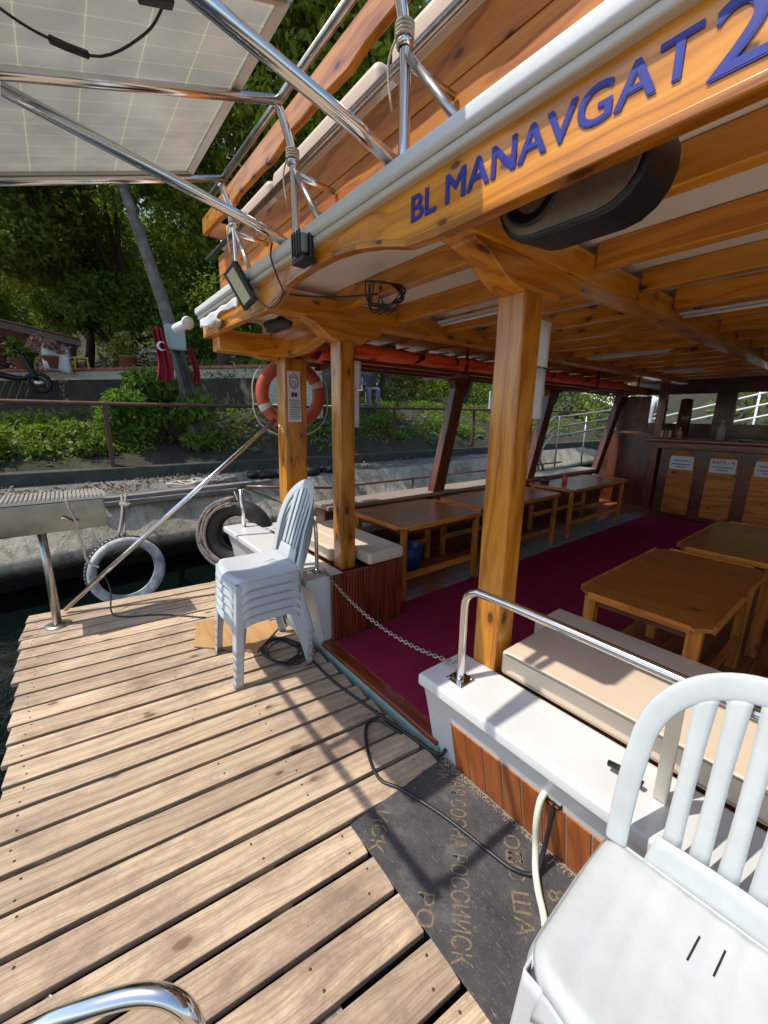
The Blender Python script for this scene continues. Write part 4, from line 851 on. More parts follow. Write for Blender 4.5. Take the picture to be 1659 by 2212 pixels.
b = MB(); b.tube([(-3.12, 6.61, 2.12), (-3.12, 6.61, 2.16)], .004, 5); b.build('hanger', M['cable'], t)
# fluorescent lamps (unlit)
for (x, y, L_, lb) in ((-.62, 2.95, .6, 'thin white tube lamp under the ceiling nearest the speaker'), (-1.75, 2.05, .5, 'thin white tube lamp under the ceiling left of the big front post'), (-1.75, 4.3, .7, 'thin white tube lamp under the ceiling right of the big front post'), (-1.8, 6.1, .4, 'short white tube lamp under the ceiling near the bar'), (-.55, 5.2, .7, 'white tube lamp under the ceiling on the far right')):
    t = thing('tube_lamp', lb, 'lamp', (x, y, 2.2), 'tube lamps under the ceiling'); b = MB(); b.tube([(x-L_/2, y, 2.140), (x+L_/2, y, 2.140)], .009, 8); b.build('tube', M['tubelamp'], t)
    b = MB(); b.box(x-L_/2-.02, x+L_/2+.02, y-.012, y+.012, 2.150, 2.164); b.build('holder', M['paper'], t)
# ------------------------------------------------------------------ carpet, rug
b = MB(); b.box(-2.28, -.96, 1.90, 7.38, .0625, .069); 
b.box(-2.10, -1.02, 1.275, 1.90, .0625, .069)
tag(b.build('carpet', M['carpet']), 'wine red carpet running from the entrance to the bar', 'carpet')
b = MB(); b.grid(lambda u, v: (-2.56+.26*v+.012*math.sin(u*60), 3.2+3.9*u, .070+.006*math.sin(u*90)*math.sin(v*9)), 90, 6); tag(b.build('rug', M['fringe'], None, solid=.006), 'narrow pale shaggy rug beside the red carpet', 'rug')
# ------------------------------------------------------------------ tables
def table(label, x0, x1, y0, y1, h, group, zf=.062, cut=.055, lw=.045):
    t = thing('table', label, 'table', ((x0+x1)/2, (y0+y1)/2, zf), group)
    b = MB(); pr = [(x0+cut, y0), (x1-cut, y0), (x1, y0+cut), (x1, y1-cut), (x1-cut, y1), (x0+cut, y1), (x0, y1-cut), (x0, y0+cut)]
    b.prism(pr, (0, 0, zf+h-.022), (1, 0, 0), (0, 1, 0), (0, 0, .02)); tp = b.build('tabletop', M['tabletop'], t, bevel=.003)
    b = MB()
    for (a, c) in (((x0+cut+.01, y0), (x1-cut-.01, y0)), ((x1, y0+cut+.01), (x1, y1-cut-.01)), ((x1-cut-.01, y1), (x0+cut+.01, y1)), ((x0, y1-cut-.01), (x0, y0+cut+.01))):
        b.beam((a[0], a[1], zf+h-.012), (c[0], c[1], zf+h-.012), .012, .036)
    b.build('edging', M['pine_board'], tp, bevel=.002)
    b = MB(); i = .06
    for (a, c) in (((x0+i, y0+i), (x1-i, y0+i)), ((x1-i, y0+i), (x1-i, y1-i)), ((x1-i, y1-i), (x0+i, y1-i)), ((x0+i, y1-i), (x0+i, y0+i))): b.beam((a[0], a[1], zf+h-.05), (c[0], c[1], zf+h-.05), .02, .055)
    b.build('apron', M['dark'], t)
    for x in (x0+i, x1-i):
        for y in (y0+i, y1-i): b = MB(); b.beam((x, y, zf), (x, y, zf+h-.023), lw, lw, (0, 1, 0)); b.build('leg', M['pine_board'], t, bevel=.005)
    for x in (x0+i, x1-i): b = MB(); b.beam((x, y0+i, zf+.2), (x, y1-i, zf+.2), .022, .05); b.build('stretcher', M['pine_board'], t)
    return t
g1 = 'lacquered tables along the left side of the boat'; g2 = 'large lacquered tables on the right of the red carpet'
table('lacquered table nearest the stern bench on the left side', -3.02, -2.27, 2.0, 3.02, .64, g1)
table('lacquered table half hidden behind the big front post', -3.00, -2.33, 3.12, 4.55, .64, g1)
table('lacquered table with the red can on it, farthest on the left side', -3.0, -2.35, 4.85, 6.45, .64, g1)
table('large lacquered table in front, right of the red carpet', -.89, -.33, 1.98, 3.14, .64, g2, lw=.055)
table('large lacquered table behind the front one on the right', -.84, -.28, 3.28, 4.45, .64, g2, lw=.055)
table('lacquered table at the right edge, mostly outside the view', .55, 1.3, 2.1, 3.3, .64, g2, lw=.055)
b = MB(); b.lathe([(.001, 0), (.033, 0), (.034, .01), (.034, .105), (.028, .118), (.001, .118)], (-2.72, 5.3, .702), n=16); tag(b.build('drink_can', M['redcan']), 'red drink can standing on the farthest left table', 'can')
b = MB(); b.lathe([(.001, 0), (.06, 0), (.075, .07), (.07, .07), (.055, .01), (.001, .01)], (-2.9, 5.1, .702), n=16); tag(b.build('bowl', plain('dark_bowl', (.05, .04, .04), .3)), 'small dark bowl beside the red can', 'bowl')
b = MB(); b.lathe([(.001, .0), (.11, 0), (.13, .25), (.12, .25), (.1, .01), (.001, .01)], (-2.85, 2.6, .062), n=20); tag(b.build('bucket', M['bluep']), 'dark blue bucket under the nearest left table', 'bucket')
# ------------------------------------------------------------------ life vests on the rack under the ceiling
t = thing('vest_rack', 'wooden slat rack under the ceiling holding the life vests', 'rack', (-2.8, 4, 1.9))
for x in (-3.08, -2.86, -2.62): b = MB(); b.beam((x, 1.65, 1.955), (x, 7.1, 1.955), .035, .025); b.build('slat', M['dark'], t)
for y in (1.75, 3.0, 4.3, 5.6, 6.9):
    b = MB(); b.beam((-3.14, y, 1.93), (-2.56, y, 1.93), .03, .025); b.build('crossbar', M['dark'], t); b = MB(); b.beam((-2.58, y, 1.93), (-2.58, y, 2.22), .02, .02, (0, 1, 0)); b.build('hanger', M['dark'], t)
for i in range(12):
    y = 1.85+i*.42; cx = -2.84+random.uniform(-.03, .03)
    lb = ['bright orange life vest at the stern end of the rack', 'orange life vest second from the stern end of the rack', 'orange life vest third from the stern end of the rack, left of the big post'][i] if i < 3 else 'orange life vest folded on the rack in the row toward the bow'
    v_ = thing('life_vest', lb, 'life vest', (cx, y, 1.97), 'orange life vests stored on the ceiling rack')
    if i >= 3: v_['label'] = ['orange life vest on the rack just left of the big front post', 'orange life vest on the rack hidden by the left edge of the big front post', 'orange life vest on the rack hidden behind the big front post', 'orange life vest on the rack behind the hanging white papers', 'orange life vest on the rack just right of the hanging papers', 'orange life vest on the rack fourth from its bow end', 'orange life vest on the rack third from its bow end', 'orange life vest on the rack second from its bow end', 'orange life vest at the bow end of the rack'][i-3]
    for s_ in (-1, 1):
        b = MB(); b.grid((lambda s_: lambda u, w: (cx+s_*.13+.12*math.cos(2*math.pi*u)*(1-.25*abs(2*w-1)**3), y-.2+.4*w, 2.03+s_*.012+.055*math.sin(2*math.pi*u)*(1-.3*abs(2*w-1)**3)+.008*math.sin(u*30+w*12+i)))(s_), 14, 12, True, True); b.build('foam_panel', M['vest'], v_, sub=1)
    b = MB(); b.beam((cx-.26, y, 2.09), (cx+.26, y+.03, 2.095), .03, .006); b.build('strap', M['black'], v_)
# ------------------------------------------------------------------ lifebuoy behind post 3
t = thing('lifebuoy', 'orange lifebuoy with pale bands hung outside the leftmost post', 'lifebuoy', (-3.42, 1.63, 1.3)); lc = Vector((-3.44, 1.66, 1.735))
n_ = Vector((.95, -.32, 0)).normalized(); u_ = Vector((.32, .95, 0)).normalized(); zc = Vector((0, 0, 1))
def lp(a, r=.258, o=0): return lc+u_*math.cos(a)*r+zc*math.sin(a)*r+n_*o
b = MB(); n_s = 48
b.grid(lambda u, v: lc+(u_*math.cos(2*math.pi*u)+zc*math.sin(2*math.pi*u))*(.248+.056*math.cos(2*math.pi*v))+n_*.05*math.sin(2*math.pi*v), 49, 17); b.build('ring', M['orange'], t)
for a in (R(20), R(205), R(110), R(290)):
    b = MB(); b.grid(lambda u, v: lc+(u_*math.cos(a+(u-.5)*.2)+zc*math.sin(a+(u-.5)*.2))*(.248+.058*math.cos(2*math.pi*v))+n_*.052*math.sin(2*math.pi*v), 4, 17); b.build('band', M['tape'], t)
b = MB(); b.tube([lp(a, .32+.035*abs(math.sin(2*a)), .0)-Vector((0, 0, .03)) for a in np.linspace(R(130), R(400), 26)], .006, 6); b.build('grab_line', M['rope'], t)
# poster on post 3 and papers on post 1
t = thing('safety_notice', 'white notice with black drawing and print on the leftmost post', 'notice', (-3.13, 1.43, 1.3))
y3 = 1.432
b = MB(); b.box(-3.1245, -3.1225, 1.478, 1.592, 1.50, 1.90); nb = b.build('sheet', M['paper'], t)
b = MB(); X_ = -3.1215
for k in range(2): b.box(X_, X_+.001, 1.51+.028*k, 1.533+.028*k, 1.70, 1.735)
for k in range(11):
    z = 1.675-k*.0145; y = 1.492
    while y < 1.575:
        w_ = random.uniform(.006, .02); b.box(X_, X_+.001, y, y+w_, z-.003, z+.003); y += w_+.006
b.tube([(X_, 1.535+.036*math.cos(a), 1.81+.045*math.sin(a)) for a in np.linspace(0, 6.28, 20)[:-1]], .003, 5, closed=True)
b.tube([(X_, 1.535+.018*math.cos(a), 1.80+.02*math.sin(a)) for a in np.linspace(0, 6.28, 14)[:-1]], .0025, 5, closed=True)
b.tube([(X_, 1.495, 1.845), (X_, 1.535, 1.885), (X_, 1.575, 1.845)], .0025, 5)
b.build('print', M['ink'], t)
for lb, z0, z1, s_ in (('upper white paper sheet hanging behind the big front post', 1.755, 1.925, 0), ('lower white paper sheet hanging behind the big front post', 1.55, 1.748, -.004)):
    b = MB(); b.grid(lambda u, v: (-.952+s_, 1.518+.085*u, z0+(z1-z0)*v), 4, 4); tag(b.build('paper_sheet', M['paper'], None, solid=.002), lb, 'paper', 'papers on the front posts')
for lb, z0, z1, dy in (('upper white paper sheet hanging behind the second post', 1.72, 1.90, .012), ('lower white paper sheet hanging behind the second post', 1.48, 1.715, 0)):
    b = MB(); b.grid(lambda u, v: (-2.262, 1.53+(.05+dy)*u, z0+(z1-z0)*v), 4, 4); tag(b.build('paper_sheet', M['paper'], None, solid=.002), lb, 'paper', 'papers on the front posts')
# ------------------------------------------------------------------ speaker pod behind the fascia
t = thing('loudspeaker', 'black rimmed oval loudspeaker box hung behind the lettered board', 'loudspeaker', (-.70, 1.12, 2.0))
def stad(hw, r, k=10): return [(hw+r*math.cos(a), r*math.sin(a)) for a in np.linspace(-math.pi/2, math.pi/2, k)]+[(-hw+r*math.cos(a), r*math.sin(a)) for a in np.linspace(math.pi/2, 3*math.pi/2, k)]
ctl = math.cos(R(6)); stl = math.sin(R(6)); SN = Vector((0, -ctl, -stl)); SU = Vector((0, -stl, ctl)); SC = Vector((-.635, 1.06, 2.130))
b = MB(); b.prism(stad(.085, .112), SC, (1, 0, 0), SU, -SN*.17); b.build('housing', M['black'], t, bevel=.012, segs=3)
b = MB(); b.prism(stad(.085, .096), SC+SN*.006, (1, 0, 0), SU, -SN*.005); b.build('baffle', plain('tan_baffle', (.22, .16, .11), .7, nz=.6, nsc=14), t)
for dx in (-.085,):
    b = MB(); b.lathe([(.074, -.002), (.078, .008), (.070, .010), (.064, .002), (.03, -.004), (.024, .0), (.001, .006)], SC+SN*.007+Vector((dx, 0, 0)), SN, 28); b.build('cone', M['black'], t)
b = MB(); b.box(-.65, -.60, 1.10, 1.14, 2.2, 2.267); b.build('bracket', M['black'], t)
# lamp, floodlight, security camera on the fascia
t = thing('bulkhead_lamp', 'small black ribbed lamp on the fascia left of the lettering', 'lamp', (-1.70, .93, 2.2))
b = MB(); b.box(-1.745, -1.645, .905, .925, 2.185, 2.285); b.box(-1.745, -1.645, .87, .93, 2.17, 2.195); b.build('base', M['black'], t, bevel=.006); b = MB(); b.box(-1.735, -1.655, .868, .906, 2.202, 2.28); b.build('lens', plain('dull_lens', (.20, .20, .18), .2), t, bevel=.012)
b = MB()
for k in range(4): b.box(-1.73+.022*k, -1.724+.022*k, .863, .870, 2.195, 2.285)
b.build('ribs', M['black'], t)
t = thing('floodlight', 'black LED floodlight tilted down under the roof edge', 'floodlight', (-2.37, .93, 2.1))
b = MB(); fo, fa, fb, fn = Vector((-2.36, .86, 2.225)), Vector((.9, 0, .42)).normalized(), Vector((-.25, .45, .85)).normalized(), Vector((.25, -.75, -.55)).normalized()
fa, fb, fn = Vector((.42, 0, -.9)).normalized(), None, Vector((.35, -.85, -.25)).normalized(); fb = fn.cross(fa).normalized(); fa = fb.cross(fn).normalized()
def rb(hw, hh): return [(-hw, -hh), (hw, -hh), (hw, hh), (-hw, hh)]
b = MB(); b.prism(rb(.105, .058), fo, fa, fb, -fn*.03); b.build('housing', M['black'], t, bevel=.006); b = MB(); b.prism(rb(.085, .034), fo+fn*.003, fa, fb, -fn*.002); b.build('led_panel', M['led'], t)
b = MB(); b.tube([fo-fn*.03-fb*.06, fo-fn*.06, fo-fn*.03+fb*.06], .006, 6); b.build('yoke', M['black'], t)
def cctv(label, p, d, s=1.):
    t = thing('security_camera', label, 'camera', p, 'security cameras on the roof corner'); d = Vector(d).normalized(); p = Vector(p)
    b = MB(); b.lathe([(.001, 0), (.030*s, 0), (.033*s, .02), (.033*s, .13*s), (.028*s, .15*s), (.001, .15*s)], p, d, 18); b.build('body', M['white'], t)
    b = MB(); b.lathe([(.001, .002), (.024*s, .002), (.026*s, -.004), (.001, -.006)], p, d, 16); b.build('lens', M['black'], t)
    b = MB(); b.lathe([(.001, 0), (.045*s, 0), (.045*s, .02), (.02, .05), (.001, .05)], p+d*.19*s, -d+Vector((0, 0, .4)), 16); b.tube([p+d*.12*s, p+d*.18*s], .014, 8); b.build('mount', M['white'], t)
cctv('white security camera pointing left at the roof corner', (-3.80, .845, 2.225), (1, .28, .10), 1.05)
# crumpled white plastic under the roof edge and small sticker strip
b = MB(); b.grid(lambda u, v: (-3.36+.82*u, .918-.008*math.sin(u*14)*v, 2.226-(.050+.018*math.sin(u*7))*v+.004*math.sin(u*23)), 24, 5); tag(b.build('plastic_sheet', M['paper'], None, solid=.002), 'crumpled white plastic strip stuck below the roof corner', 'plastic sheet')
b = MB(); b.blob((-2.98, .92, 2.15), (.09, .03, .03), 12, .3); tag(b.build('rag', M['canvas']), 'grey crumpled rag tucked under the white plastic strip', 'rag')
b = MB(); b.blob((-2.55, 1.15, 2.10), (.16, .06, .035), 14, .3); tag(b.build('cloth_bundle', M['rubber']), 'dark cloth bundle tucked under the roof beside the leftmost post', 'cloth')
# cables
def cable(label, pts, r=.006, mat=None, nm='cable', sm=6): b = MB(); b.tube(pts, r, 8, smooth_path=sm); return tag(b.build(nm, mat or M['cable']), label, nm)
cable('thin red and black wire looping down the fascia to the floodlight', [(-2.0, .90, 2.34), (-2.01, .895, 2.28), (-2.02, .93, 2.2), (-1.98, .935, 2.13), (-2.05, .93, 2.085), (-2.16, .92, 2.10), (-2.27, .90, 2.19)], .0045, plain('dark_red_wire', (.12, .012, .01), .5), 'wire')
b = MB()
for k in range(6): b.tube([(-1.78+.03*math.sin(k*2), 1.28+.02*k, 2.20), (-1.9+.05*math.cos(k), 1.36+.03*k, 2.13-.006*k), (-1.7+.04*math.sin(k*3), 1.45, 2.12+.01*k), (-1.62, 1.32+.03*math.cos(k*2), 2.16), (-1.75, 1.26, 2.19)], .004, 6, smooth_path=5)
b.tube([(-1.9, 1.05, 2.22), (-1.98, 1.0, 2.19), (-2.05, .98, 2.15), (-1.9, 1.15, 2.13), (-1.7, 1.3, 2.13)], .005, 6, smooth_path=5)
tag(b.build('wire_bundle', M['cable']), 'tangled bundle of black wires under the ceiling near the second post', 'wire')
cable('long black cable along the dock edge beside the entrance', [(-2.75, .92, .006), (-2.3, 1.075, .007), (-1.83, 1.085, .007), (-1.4, 1.14, .007), (-1.2, 1.165, .012), (-1.06, 1.185, .02), (-1.03, 1.20, .06)], .0085)
cable('black cable looping over the planks and mat into the hull port', [(-1.27, 1.14, .008), (-1.42, 1.10, .008), (-1.41, 1.02, .008), (-1.26, .93, .008), (-1.13, .895, .008), (-1.03, .935, .013), (-.84, .99, .013), (-.66, 1.02, .013), (-.56, 1.04, .013), (-.50, 1.085, .02), (-.50, 1.13, .09), (-.50, 1.15, .2), (-.50, 1.165, .275)], .0075)
cable('cream white hose hanging out of the hull port', [(-.535, 1.17, .285), (-.533, 1.128, .275), (-.53, 1.11, .20), (-.525, 1.115, .10), (-.50, 1.085, .035), (-.46, 1.04, .022), (-.41, .99, .020), (-.34, .90, .020), (-.22, .80, .020)], .0115, M['hose'], 'hose')
b = MB()
for k in range(5): a0 = k*1.3; b.tube([(-2.35+.16*math.cos(a0+a)+.03*k, .98+.12*math.sin(a0+a), .006+.008*k) for a in np.linspace(0, 5.6, 12)], .005, 6)
tag(b.build('cable_coil', M['cable']), 'loose coil of black cable under the stacked chairs', 'cable')
# plywood offcut beside the stack
b = MB(); b.prism([(-3.05, .62), (-2.72, .52), (-2.40, .84), (-2.62, 1.10), (-2.95, 1.02)], (0, 0, .0045), (1, 0, 0), (0, 1, 0), (0, 0, .012)); tag(b.build('plywood_sheet', wood('plywood', (.34, .17, .06), (.42, .23, .09), (.48, .28, .12), 0, 30, .6, 0), None, bevel=.002), 'thin orange plywood offcut lying under the stacked chairs', 'plywood')
# chain across the entrance
t = thing('chain', 'sagging metal chain across the boat entrance', 'chain', (-1.65, 1.25, .4))
A_, B_ = Vector((-2.26, 1.27, .555)), Vector((-1.02, 1.235, .50)); nl = 58; pts = []
for i in range(nl+1): u = i/nl; p = A_.lerp(B_, u); p.z -= .115*4*u*(1-u)*.93; pts.append(p)
for i in range(nl):
    a, c = pts[i], pts[i+1]; d = (c-a).normalized(); mid = (a+c)/2; L2 = (c-a).length*.5+.0045
    s1 = d.cross(Vector((0, 0, 1))).normalized(); s2 = d.cross(s1); s_ = (s1+s2).normalized() if i % 2 else (s1-s2).normalized()
    b = MB(); b.tube([mid+d*L2*math.cos(q)+s_*.0085*math.sin(q) for q in np.linspace(0, 6.283, 13)[:-1]], .0028, 6, closed=True); b.build('link', M['old_chrome'], t)
# ------------------------------------------------------------------ plastic chairs
def chair(label, mat, group=None):
    t = thing('plastic_chair', label, 'chair', (0, 0, 0), group)
    hw, fy, by, sh = .222, -.235, .175, .435                 # half width, front, back, seat height
    def seat(u, v):
        x = (2*u-1); y = fy+(by-fy)*v; w = hw*(1.0+.02*(1-v)) - .035*max(0, (.18-v)/.18)**2 - .02*max(0, v-.8)
        xx = x*w; e = max(0, abs(x)-.86)/.14; f = max(0, (.10-v)/.10)
        yy = y+ .03*x*x*(1-v)**3
        z = sh+.012-.018*(1-abs(x)**2.5)*math.sin(math.pi*min(1, v*1.1))-.022*e*e-.028*f*f+.012*max(0, v-.8)-.0035*(math.sin(u*math.pi*9)**4)*min(1, 4*v)*(abs(x) < .8)
        return (xx, yy, z)
    b = MB(); b.grid(seat, 61, 29); st = b.build('seat', mat, t, solid=.004)
    for dx, dy in ((-.018, .075), (.020, .085)):
        b = MB(); q0, q1 = seat(.5+(dx-.003)/(2*hw), (dy-.03-fy)/(by-fy)), seat(.5+(dx+.003)/(2*hw), (dy+.03-fy)/(by-fy)); b.beam((q0[0], q0[1], q0[2]+.0012), (q1[0], q1[1], q1[2]+.0012), .0032, .004); b.build('slot_shade', M['black'], st)  # dark bars stand in for the shade inside open seat slits
    # apron skirts: follow the seat rim, arched
    b = MB()
    rim = [seat(0, v) for v in np.linspace(.06, 1, 16)]; rim2 = [seat(1, v) for v in np.linspace(.06, 1, 16)]; fr = [seat(u, 0) for u in np.linspace(0.0, 1.0, 20)]
    def skirt(line, out, dep):
        n = len(line)
        def fn(u, v):
            k = u*(n-1); i0 = min(int(k), n-2); p = Vector(line[i0]).lerp(Vector(line[i0+1]), k-i0); ar = dep*(1+1.1*(abs(2*u-1)**5)); o = Vector(out)*(.012*v)
            return p+o+Vector((0, 0, -ar*v))
        b.grid(fn, 22, 5)
    skirt(rim, (-1, 0, 0), .042); skirt(rim2[::-1], (1, 0, 0), .042); skirt(fr, (0, -1, 0), .035); skirt([(-hw+.02, by, sh+.02), (hw-.02, by, sh+.02)], (0, 1, 0), .05)
    b.build('apron', mat, t, solid=.0045)
    # back surface
    H_ = .495
    def back(x, v):                                    # v height above seat 0..H
        z = sh+.015+v; y = by+.005+v*.335+.05*(v/H_)**2*.2-.75*x*x*(.35+.65*min(1, v/.2)); return Vector((x, y, z))
    def outer(a):                                      # a 0..1 round the arch from left foot to right foot
        if a < .36: q = a/.36; return (-.218-.004*math.sin(q*3.14), q*.28)
        if a > .64: x, v = outer(1-a); return (-x, v)
        q = (a-.36)/.28*math.pi; return (-.218*math.cos(q), .28+(H_-.28)*math.sin(q))
    def inner(a):
        if a < .36: q = a/.36; return (-.172-.004*math.sin(q*3.14), q*.265)
        if a > .64: x, v = inner(1-a); return (-x, v)
        q = (a-.36)/.28*math.pi; return (-.172*math.cos(q), .265+(H_-.062-.265)*math.sin(q))
    def band(u, w):
        xo, vo = outer(u); xi, vi = inner(u); x = xo+(xi-xo)*w; v = vo+(vi-vo)*w; p = back(x, v); p.y += -.005*(1-(2*w-1)**4)+.002; return p
    b = MB(); b.grid(band, 61, 7); fr_ = b.build('backrest_frame', mat, t, solid=.0055, sub=1)
    # lower cross band joining seat and slats
    b = MB(); b.grid(lambda u, w: back((-.125+.25*u)*(1+.12*(1-w)), -.012+.085*w), 15, 4); b.build('lower_band', mat, t, solid=.005)
    ns = 5
    for i in range(ns):
        c0 = -.098+.049*i; c1 = c0*1.04
        def sl(u, w):
            v = .070+u*(H_-.04-.070)
            # end at the inner arch
            x0 = c0*(1-u)+c1*u*1.04; hwid = .0175+.0035*u-.003*math.sin(u*math.pi)
            x = x0+(2*w-1)*hwid; vmax = .265+(H_-.052-.265)*math.sqrt(max(0, 1-(x/.178)**2)); vv = .068+u*(vmax-.062); p = back(x, vv); p.y += .001-.002*(1-(2*w-1)**2); return p
        b = MB(); b.grid(sl, 16, 4); b.build('slat', mat, t, solid=.0035)
    # legs: L-shaped channels, splayed
    for sx in (-1, 1):
        for fr2 in (True, False):
            x0, y0 = sx*(hw-.008), (fy+.028 if fr2 else by-.012); x1, y1 = sx*(hw+.012), (fy-.005 if fr2 else by+.075)
            wt, wb = (.062, .040) if fr2 else (.055, .036); sgn = 1 if fr2 else -1
            def leg(u, w, sx=sx, fr2=fr2, x0=x0, y0=y0, x1=x1, y1=y1, wt=wt, wb=wb, sgn=sgn):
                z = (sh-.02)*(1-u); x = x0+(x1-x0)*u; y = y0+(y1-y0)*u; wd = wt+(wb-wt)*min(1, u*1.6); r = .014
                # path of an L with rounded corner: w 0..1
                if w < .42: return (x-sx*(wd*(1-w/.42)), y, z)
                if w > .58: return (x+sx*.006, y+sgn*wd*((w-.58)/.42)+sgn*.006, z)
                q = (w-.42)/.16; return (x+sx*.006*math.sin(q*1.57), y+sgn*.006*(1-math.cos(q*1.57)), z)
            b = MB(); b.grid(leg, 12, 14); b.build('leg', mat, t, solid=.0048)
    return t
ch = chair('white plastic chair with a slatted back standing on the black mat in front', M['plastic'])
stk = chair('grey-blue plastic chair at the bottom of the stack of five', M['plastic_grey'], 'stacked plastic chairs')
ch.scale = (1.09, 1.04, 1.03); ch.location = (-.046, .832, .006); ch.rotation_euler = (0, 0, R(2))
lbs = ['second plastic chair from the bottom of the stack', 'middle plastic chair of the stack of five', 'plastic chair just below the top one of the stack', 'plastic chair on top of the stack, its seat fully visible']
stk.location = (-2.335, .85, .002); stk.rotation_euler = (0, 0, R(-3))
for k in range(4): dup(stk, (-2.335, .85+.004*(k+1), .002+.052*(k+1)), R(-3), lbs[k])
# ------------------------------------------------------------------ bits on the dock's left end
t = thing('work_table', 'shallow steel trough on a worn steel post at the corner of the dock', 'table', (-3.66, -.2, 0))
b = MB(); b.tube([(-3.665, -.205, 0), (-3.66, -.20, .4), (-3.655, -.2, .76)], .027, 12); b.build('post', M['old_chrome'], t)
b = MB(); b.lathe([(.001, .012), (.05, .010), (.085, .002), (.085, 0), (.001, 0)], (-3.665, -.205, .0005), n=20); b.build('foot_plate', M['old_chrome'], t)
b = MB(); b.box(-3.78, -3.50, -.44, .185, .745, .955); b.build('trough', plain('dark_reflection_steel', (.22, .27, .27), .12, 1, nz=.5, nsc=9, c2=(.42, .42, .40), rvar=.15), t, bevel=.01)  # dark teal base colour paints in what the polished steel reflects
b = MB(); b.box(-3.80, -3.485, -.455, .20, .958, .975); k = -.44
while k < .18: b.box(-3.795, -3.49, k, k+.012, .976, .988, rnd=.5); k += .024
b.build('ribbed_top', M['alu'], t)
cable('pale rope tied round the steel trough, its end hanging down', [(-3.48, -.03, .97), (-3.475, -.02, .90), (-3.47, 0, .82), (-3.475, .005, .74), (-3.46, .02, .62), (-3.45, .03, .52), (-3.44, .09, .46)], .0075, M['rope'], 'rope')
b = MB(); b.blob((-3.47, .005, .80), (.016, .018, .02), 10, .3); b.tube([(-3.47, .0, .80), (-3.46, -.05, .84), (-3.455, -.07, .85)], .007, 6); tag(b.build('rope_knot', M['rope']), 'knot in the pale rope on the steel trough', 'rope')
b = MB(); b.tube([(-3.86, -.16, .03), (-3.62, .63, .76), (-3.36, 1.47, 1.52)], .0195, 14); tag(b.build('boat_pole', M['chrome']), 'long shiny steel pole leaning from the dock corner to the leftmost post', 'pole')
cable('thin dark line lying from the leaning pole onto the planks', [(-3.78, .12, .3), (-3.72, .15, .16), (-3.62, .13, .02), (-3.50, .2, .008), (-3.35, .45, .008), (-3.1, .7, .008)], .006)
# tyre fender hanging on the quay side
t = thing('tyre_fender', 'white-stained old tyre hanging from a rope by the quay', 'tyre', (-4.9, .36, -.5)); tc = Vector((-4.93, .37, -.10)); tn = Vector((.93, .12, .12)).normalized(); ta = Vector((0, 0, 1)).cross(tn).normalized(); tb = tn.cross(ta)
def tor(R_, r1, r2, nm, mat, par=None, nu=48, nv=16, f=None):
    b = MB(); b.grid(lambda u, v: tc+(ta*math.cos(2*math.pi*u)+tb*math.sin(2*math.pi*u))*(R_+r1*math.cos(2*math.pi*v))+tn*r2*math.copysign(abs(math.sin(2*math.pi*v))**.7, math.sin(2*math.pi*v)), nu+1, nv+1); return b.build(nm, mat, par)
tor(.325, .052, .075, 'casing', M['tyre'], t)
b = MB(); b.grid(lambda u, v: tc+(ta*math.cos(2*math.pi*u)+tb*math.sin(2*math.pi*u))*(.378+.004*math.sin(u*2*math.pi*60))+tn*(.10*v-.05), 361, 3); b.build('tread', M['rubber'], t)
b = MB(); b.tube([(-5.0, .40, .28), (-5.35, .45, .44), (-5.95, .55, .56)], .016, 8, smooth_path=4); b.tube([(-4.97, .34, .28), (-5.3, .43, .46), (-5.92, .5, .56)], .014, 8, smooth_path=4)
for k in range(4): b.blob((-5.6+.09*k, .47+.01*k, .50+.01*k), (.04, .04, .035), 8, .3)
tag(b.build('rope', M['rope_dirty']), 'frayed knotted rope holding the white-stained tyre', 'rope')
b = MB()
for k in range(5): c_ = (-6.6+.05*random.random(), 1.35+.16*k, .53+.01*k); b.tube([(c_[0]+.15*math.cos(a)*(1+.2*math.sin(2*a)), c_[1]+(.22-.02*k)*math.sin(a), c_[2]+.03*abs(math.sin(a*1.5+k))) for a in np.linspace(0, 6.283, 20)[:-1]], .014, 7, closed=True)
tag(b.build('rope_coil', M['rope']), 'pale coiled rope lying on the quay above the hanging tyre', 'rope')
# heap of dark gear on the quay by the leaning pole
b = MB()
for k in range(12): b.blob((-6.7+random.uniform(-.2, .2), 2.5+.14*k+random.uniform(-.05, .05), .56), (random.uniform(.06, .16), random.uniform(.08, .18), random.uniform(.05, .12)), 9, .35)
b.build('nets', M['rubber'])
tag(bpy.data.objects['nets'], 'dark heap of folded nets and gear on the quay left of the first post', 'net heap')
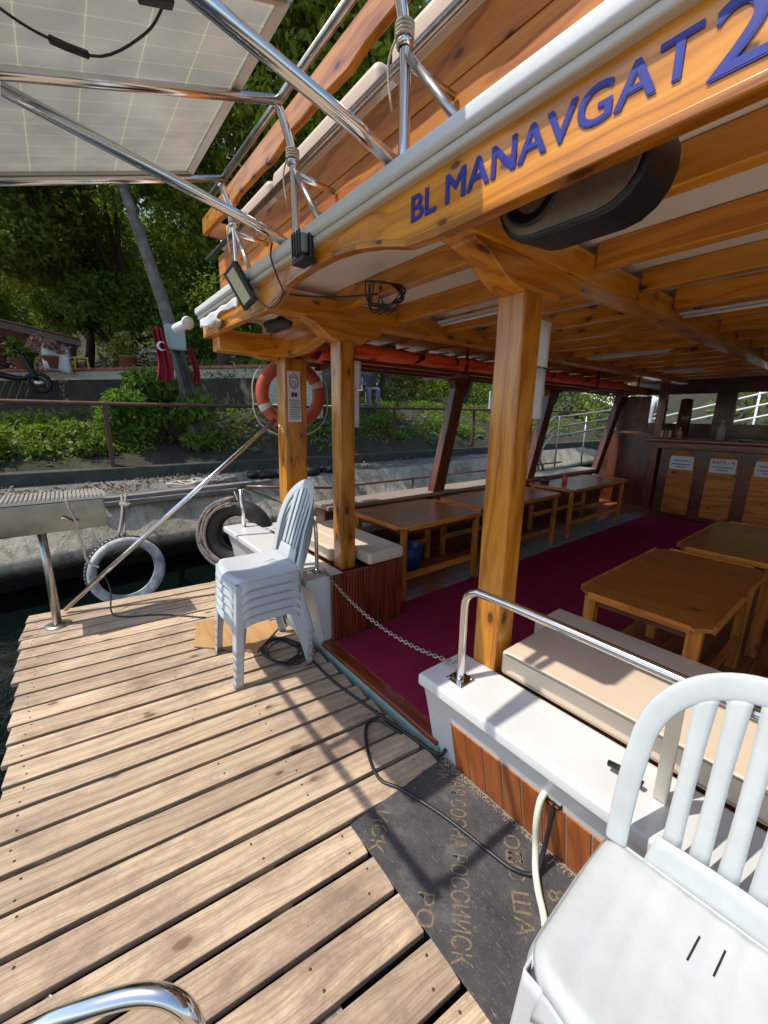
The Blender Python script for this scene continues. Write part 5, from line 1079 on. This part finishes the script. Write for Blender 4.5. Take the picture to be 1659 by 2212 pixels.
# tyre and rope fender at the boat's left stern corner
t = thing('corner_fender', 'black tyre wrapped in frayed rope at the left stern corner of the boat', 'tyre', (-4.05, 1.3, 0)); tc = Vector((-3.93, 1.27, .40)); tn = Vector((.80, -.55, .1)).normalized(); ta = Vector((0, 0, 1)).cross(tn).normalized(); tb = tn.cross(ta)
tor(.255, .08, .095, 'casing', M['rubber'], t)
CA = (R(100), R(235))
b = MB()
for k in range(16):
    a = R(75+k*8); 
    b.tube([tc+(ta*math.cos(q)+tb*math.sin(q))*(.33+.035*math.sin(k*1.7+q))+tn*(.07*math.sin(k*2.1)+.05)+Vector((0, 0, -.02*k*0)) for q in np.linspace(CA[0]+random.uniform(-.2, .2), CA[1]+random.uniform(-.3, .4), 10)], .013, 6, smooth_path=3)
b.build('rope_wrap', M['rope_dirty'], t)
cable('thin pale line hanging from the quay down to the water', [(-5.95, 1.9, .45), (-5.7, 1.95, .1), (-5.3, 2.0, -.2), (-5.1, 2.1, -.49)], .008, M['rope'], 'rope')
# ladder handrail near the camera
t = thing('dock_ladder', 'shiny curved handrail of the dock ladder in the near corner', 'ladder', (-.75, -.1, 0))
b = MB(); b.tube([(-.93, -.40, -.5), (-.93, -.36, .10), (-.90, -.26, .28), (-.85, -.19, .35), (-.79, -.11, .398), (-.74, -.035, .420), (-.70, .015, .418), (-.668, .046, .385), (-.65, .056, .31), (-.64, .058, .12), (-.64, .058, .0)], .0185, 16, smooth_path=7); b.build('handrail', M['chrome'], t)
b = MB(); b.lathe([(.001, .006), (.04, .005), (.045, 0), (.001, 0)], (-.64, .058, .0025), n=20); b.build('foot_plate', M['chrome'], t)
# metal gangway with rails lying beyond, seen through the bow
t = thing('gangway', 'pale metal gangway with curved handrails beside the boat, seen past the bar', 'gangway', (-4.6, 9, 0))
for k, z in enumerate((1.62, 1.42, 1.22)): b = MB(); b.tube([(-4.6, 7.6+.2*k, .5), (-4.6, 7.8, z-.4), (-4.6, 8.2, z-.05), (-4.6, 8.8, z), (-4.4, 13, z+.35)], .022, 8, smooth_path=4); b.build('rail', M['alu'], t)
for y in (8.4, 9.6, 11, 12.5): b = MB(); b.tube([(-4.58, y, .5), (-4.58, y, 1.62)], .018, 8); b.build('upright', M['alu'], t)
t = thing('white_railing', 'white pipe railing sloping up beyond the wheelhouse windows', 'railing', (-2.5, 14, 1)); 
for z in (0, -.35, -.7): b = MB(); b.tube([(-5, 14, 1.5+z*.8), (2.5, 14, 3.6+z*.9)], .028, 8); b.build('rail', M['white'], t)
for x in (-4, -2.4, -.8): b = MB(); b.tube([(x, 14, .4), (x, 14, 1.55+(x+5)*.28)], .025, 8); b.build('upright', M['white'], t)
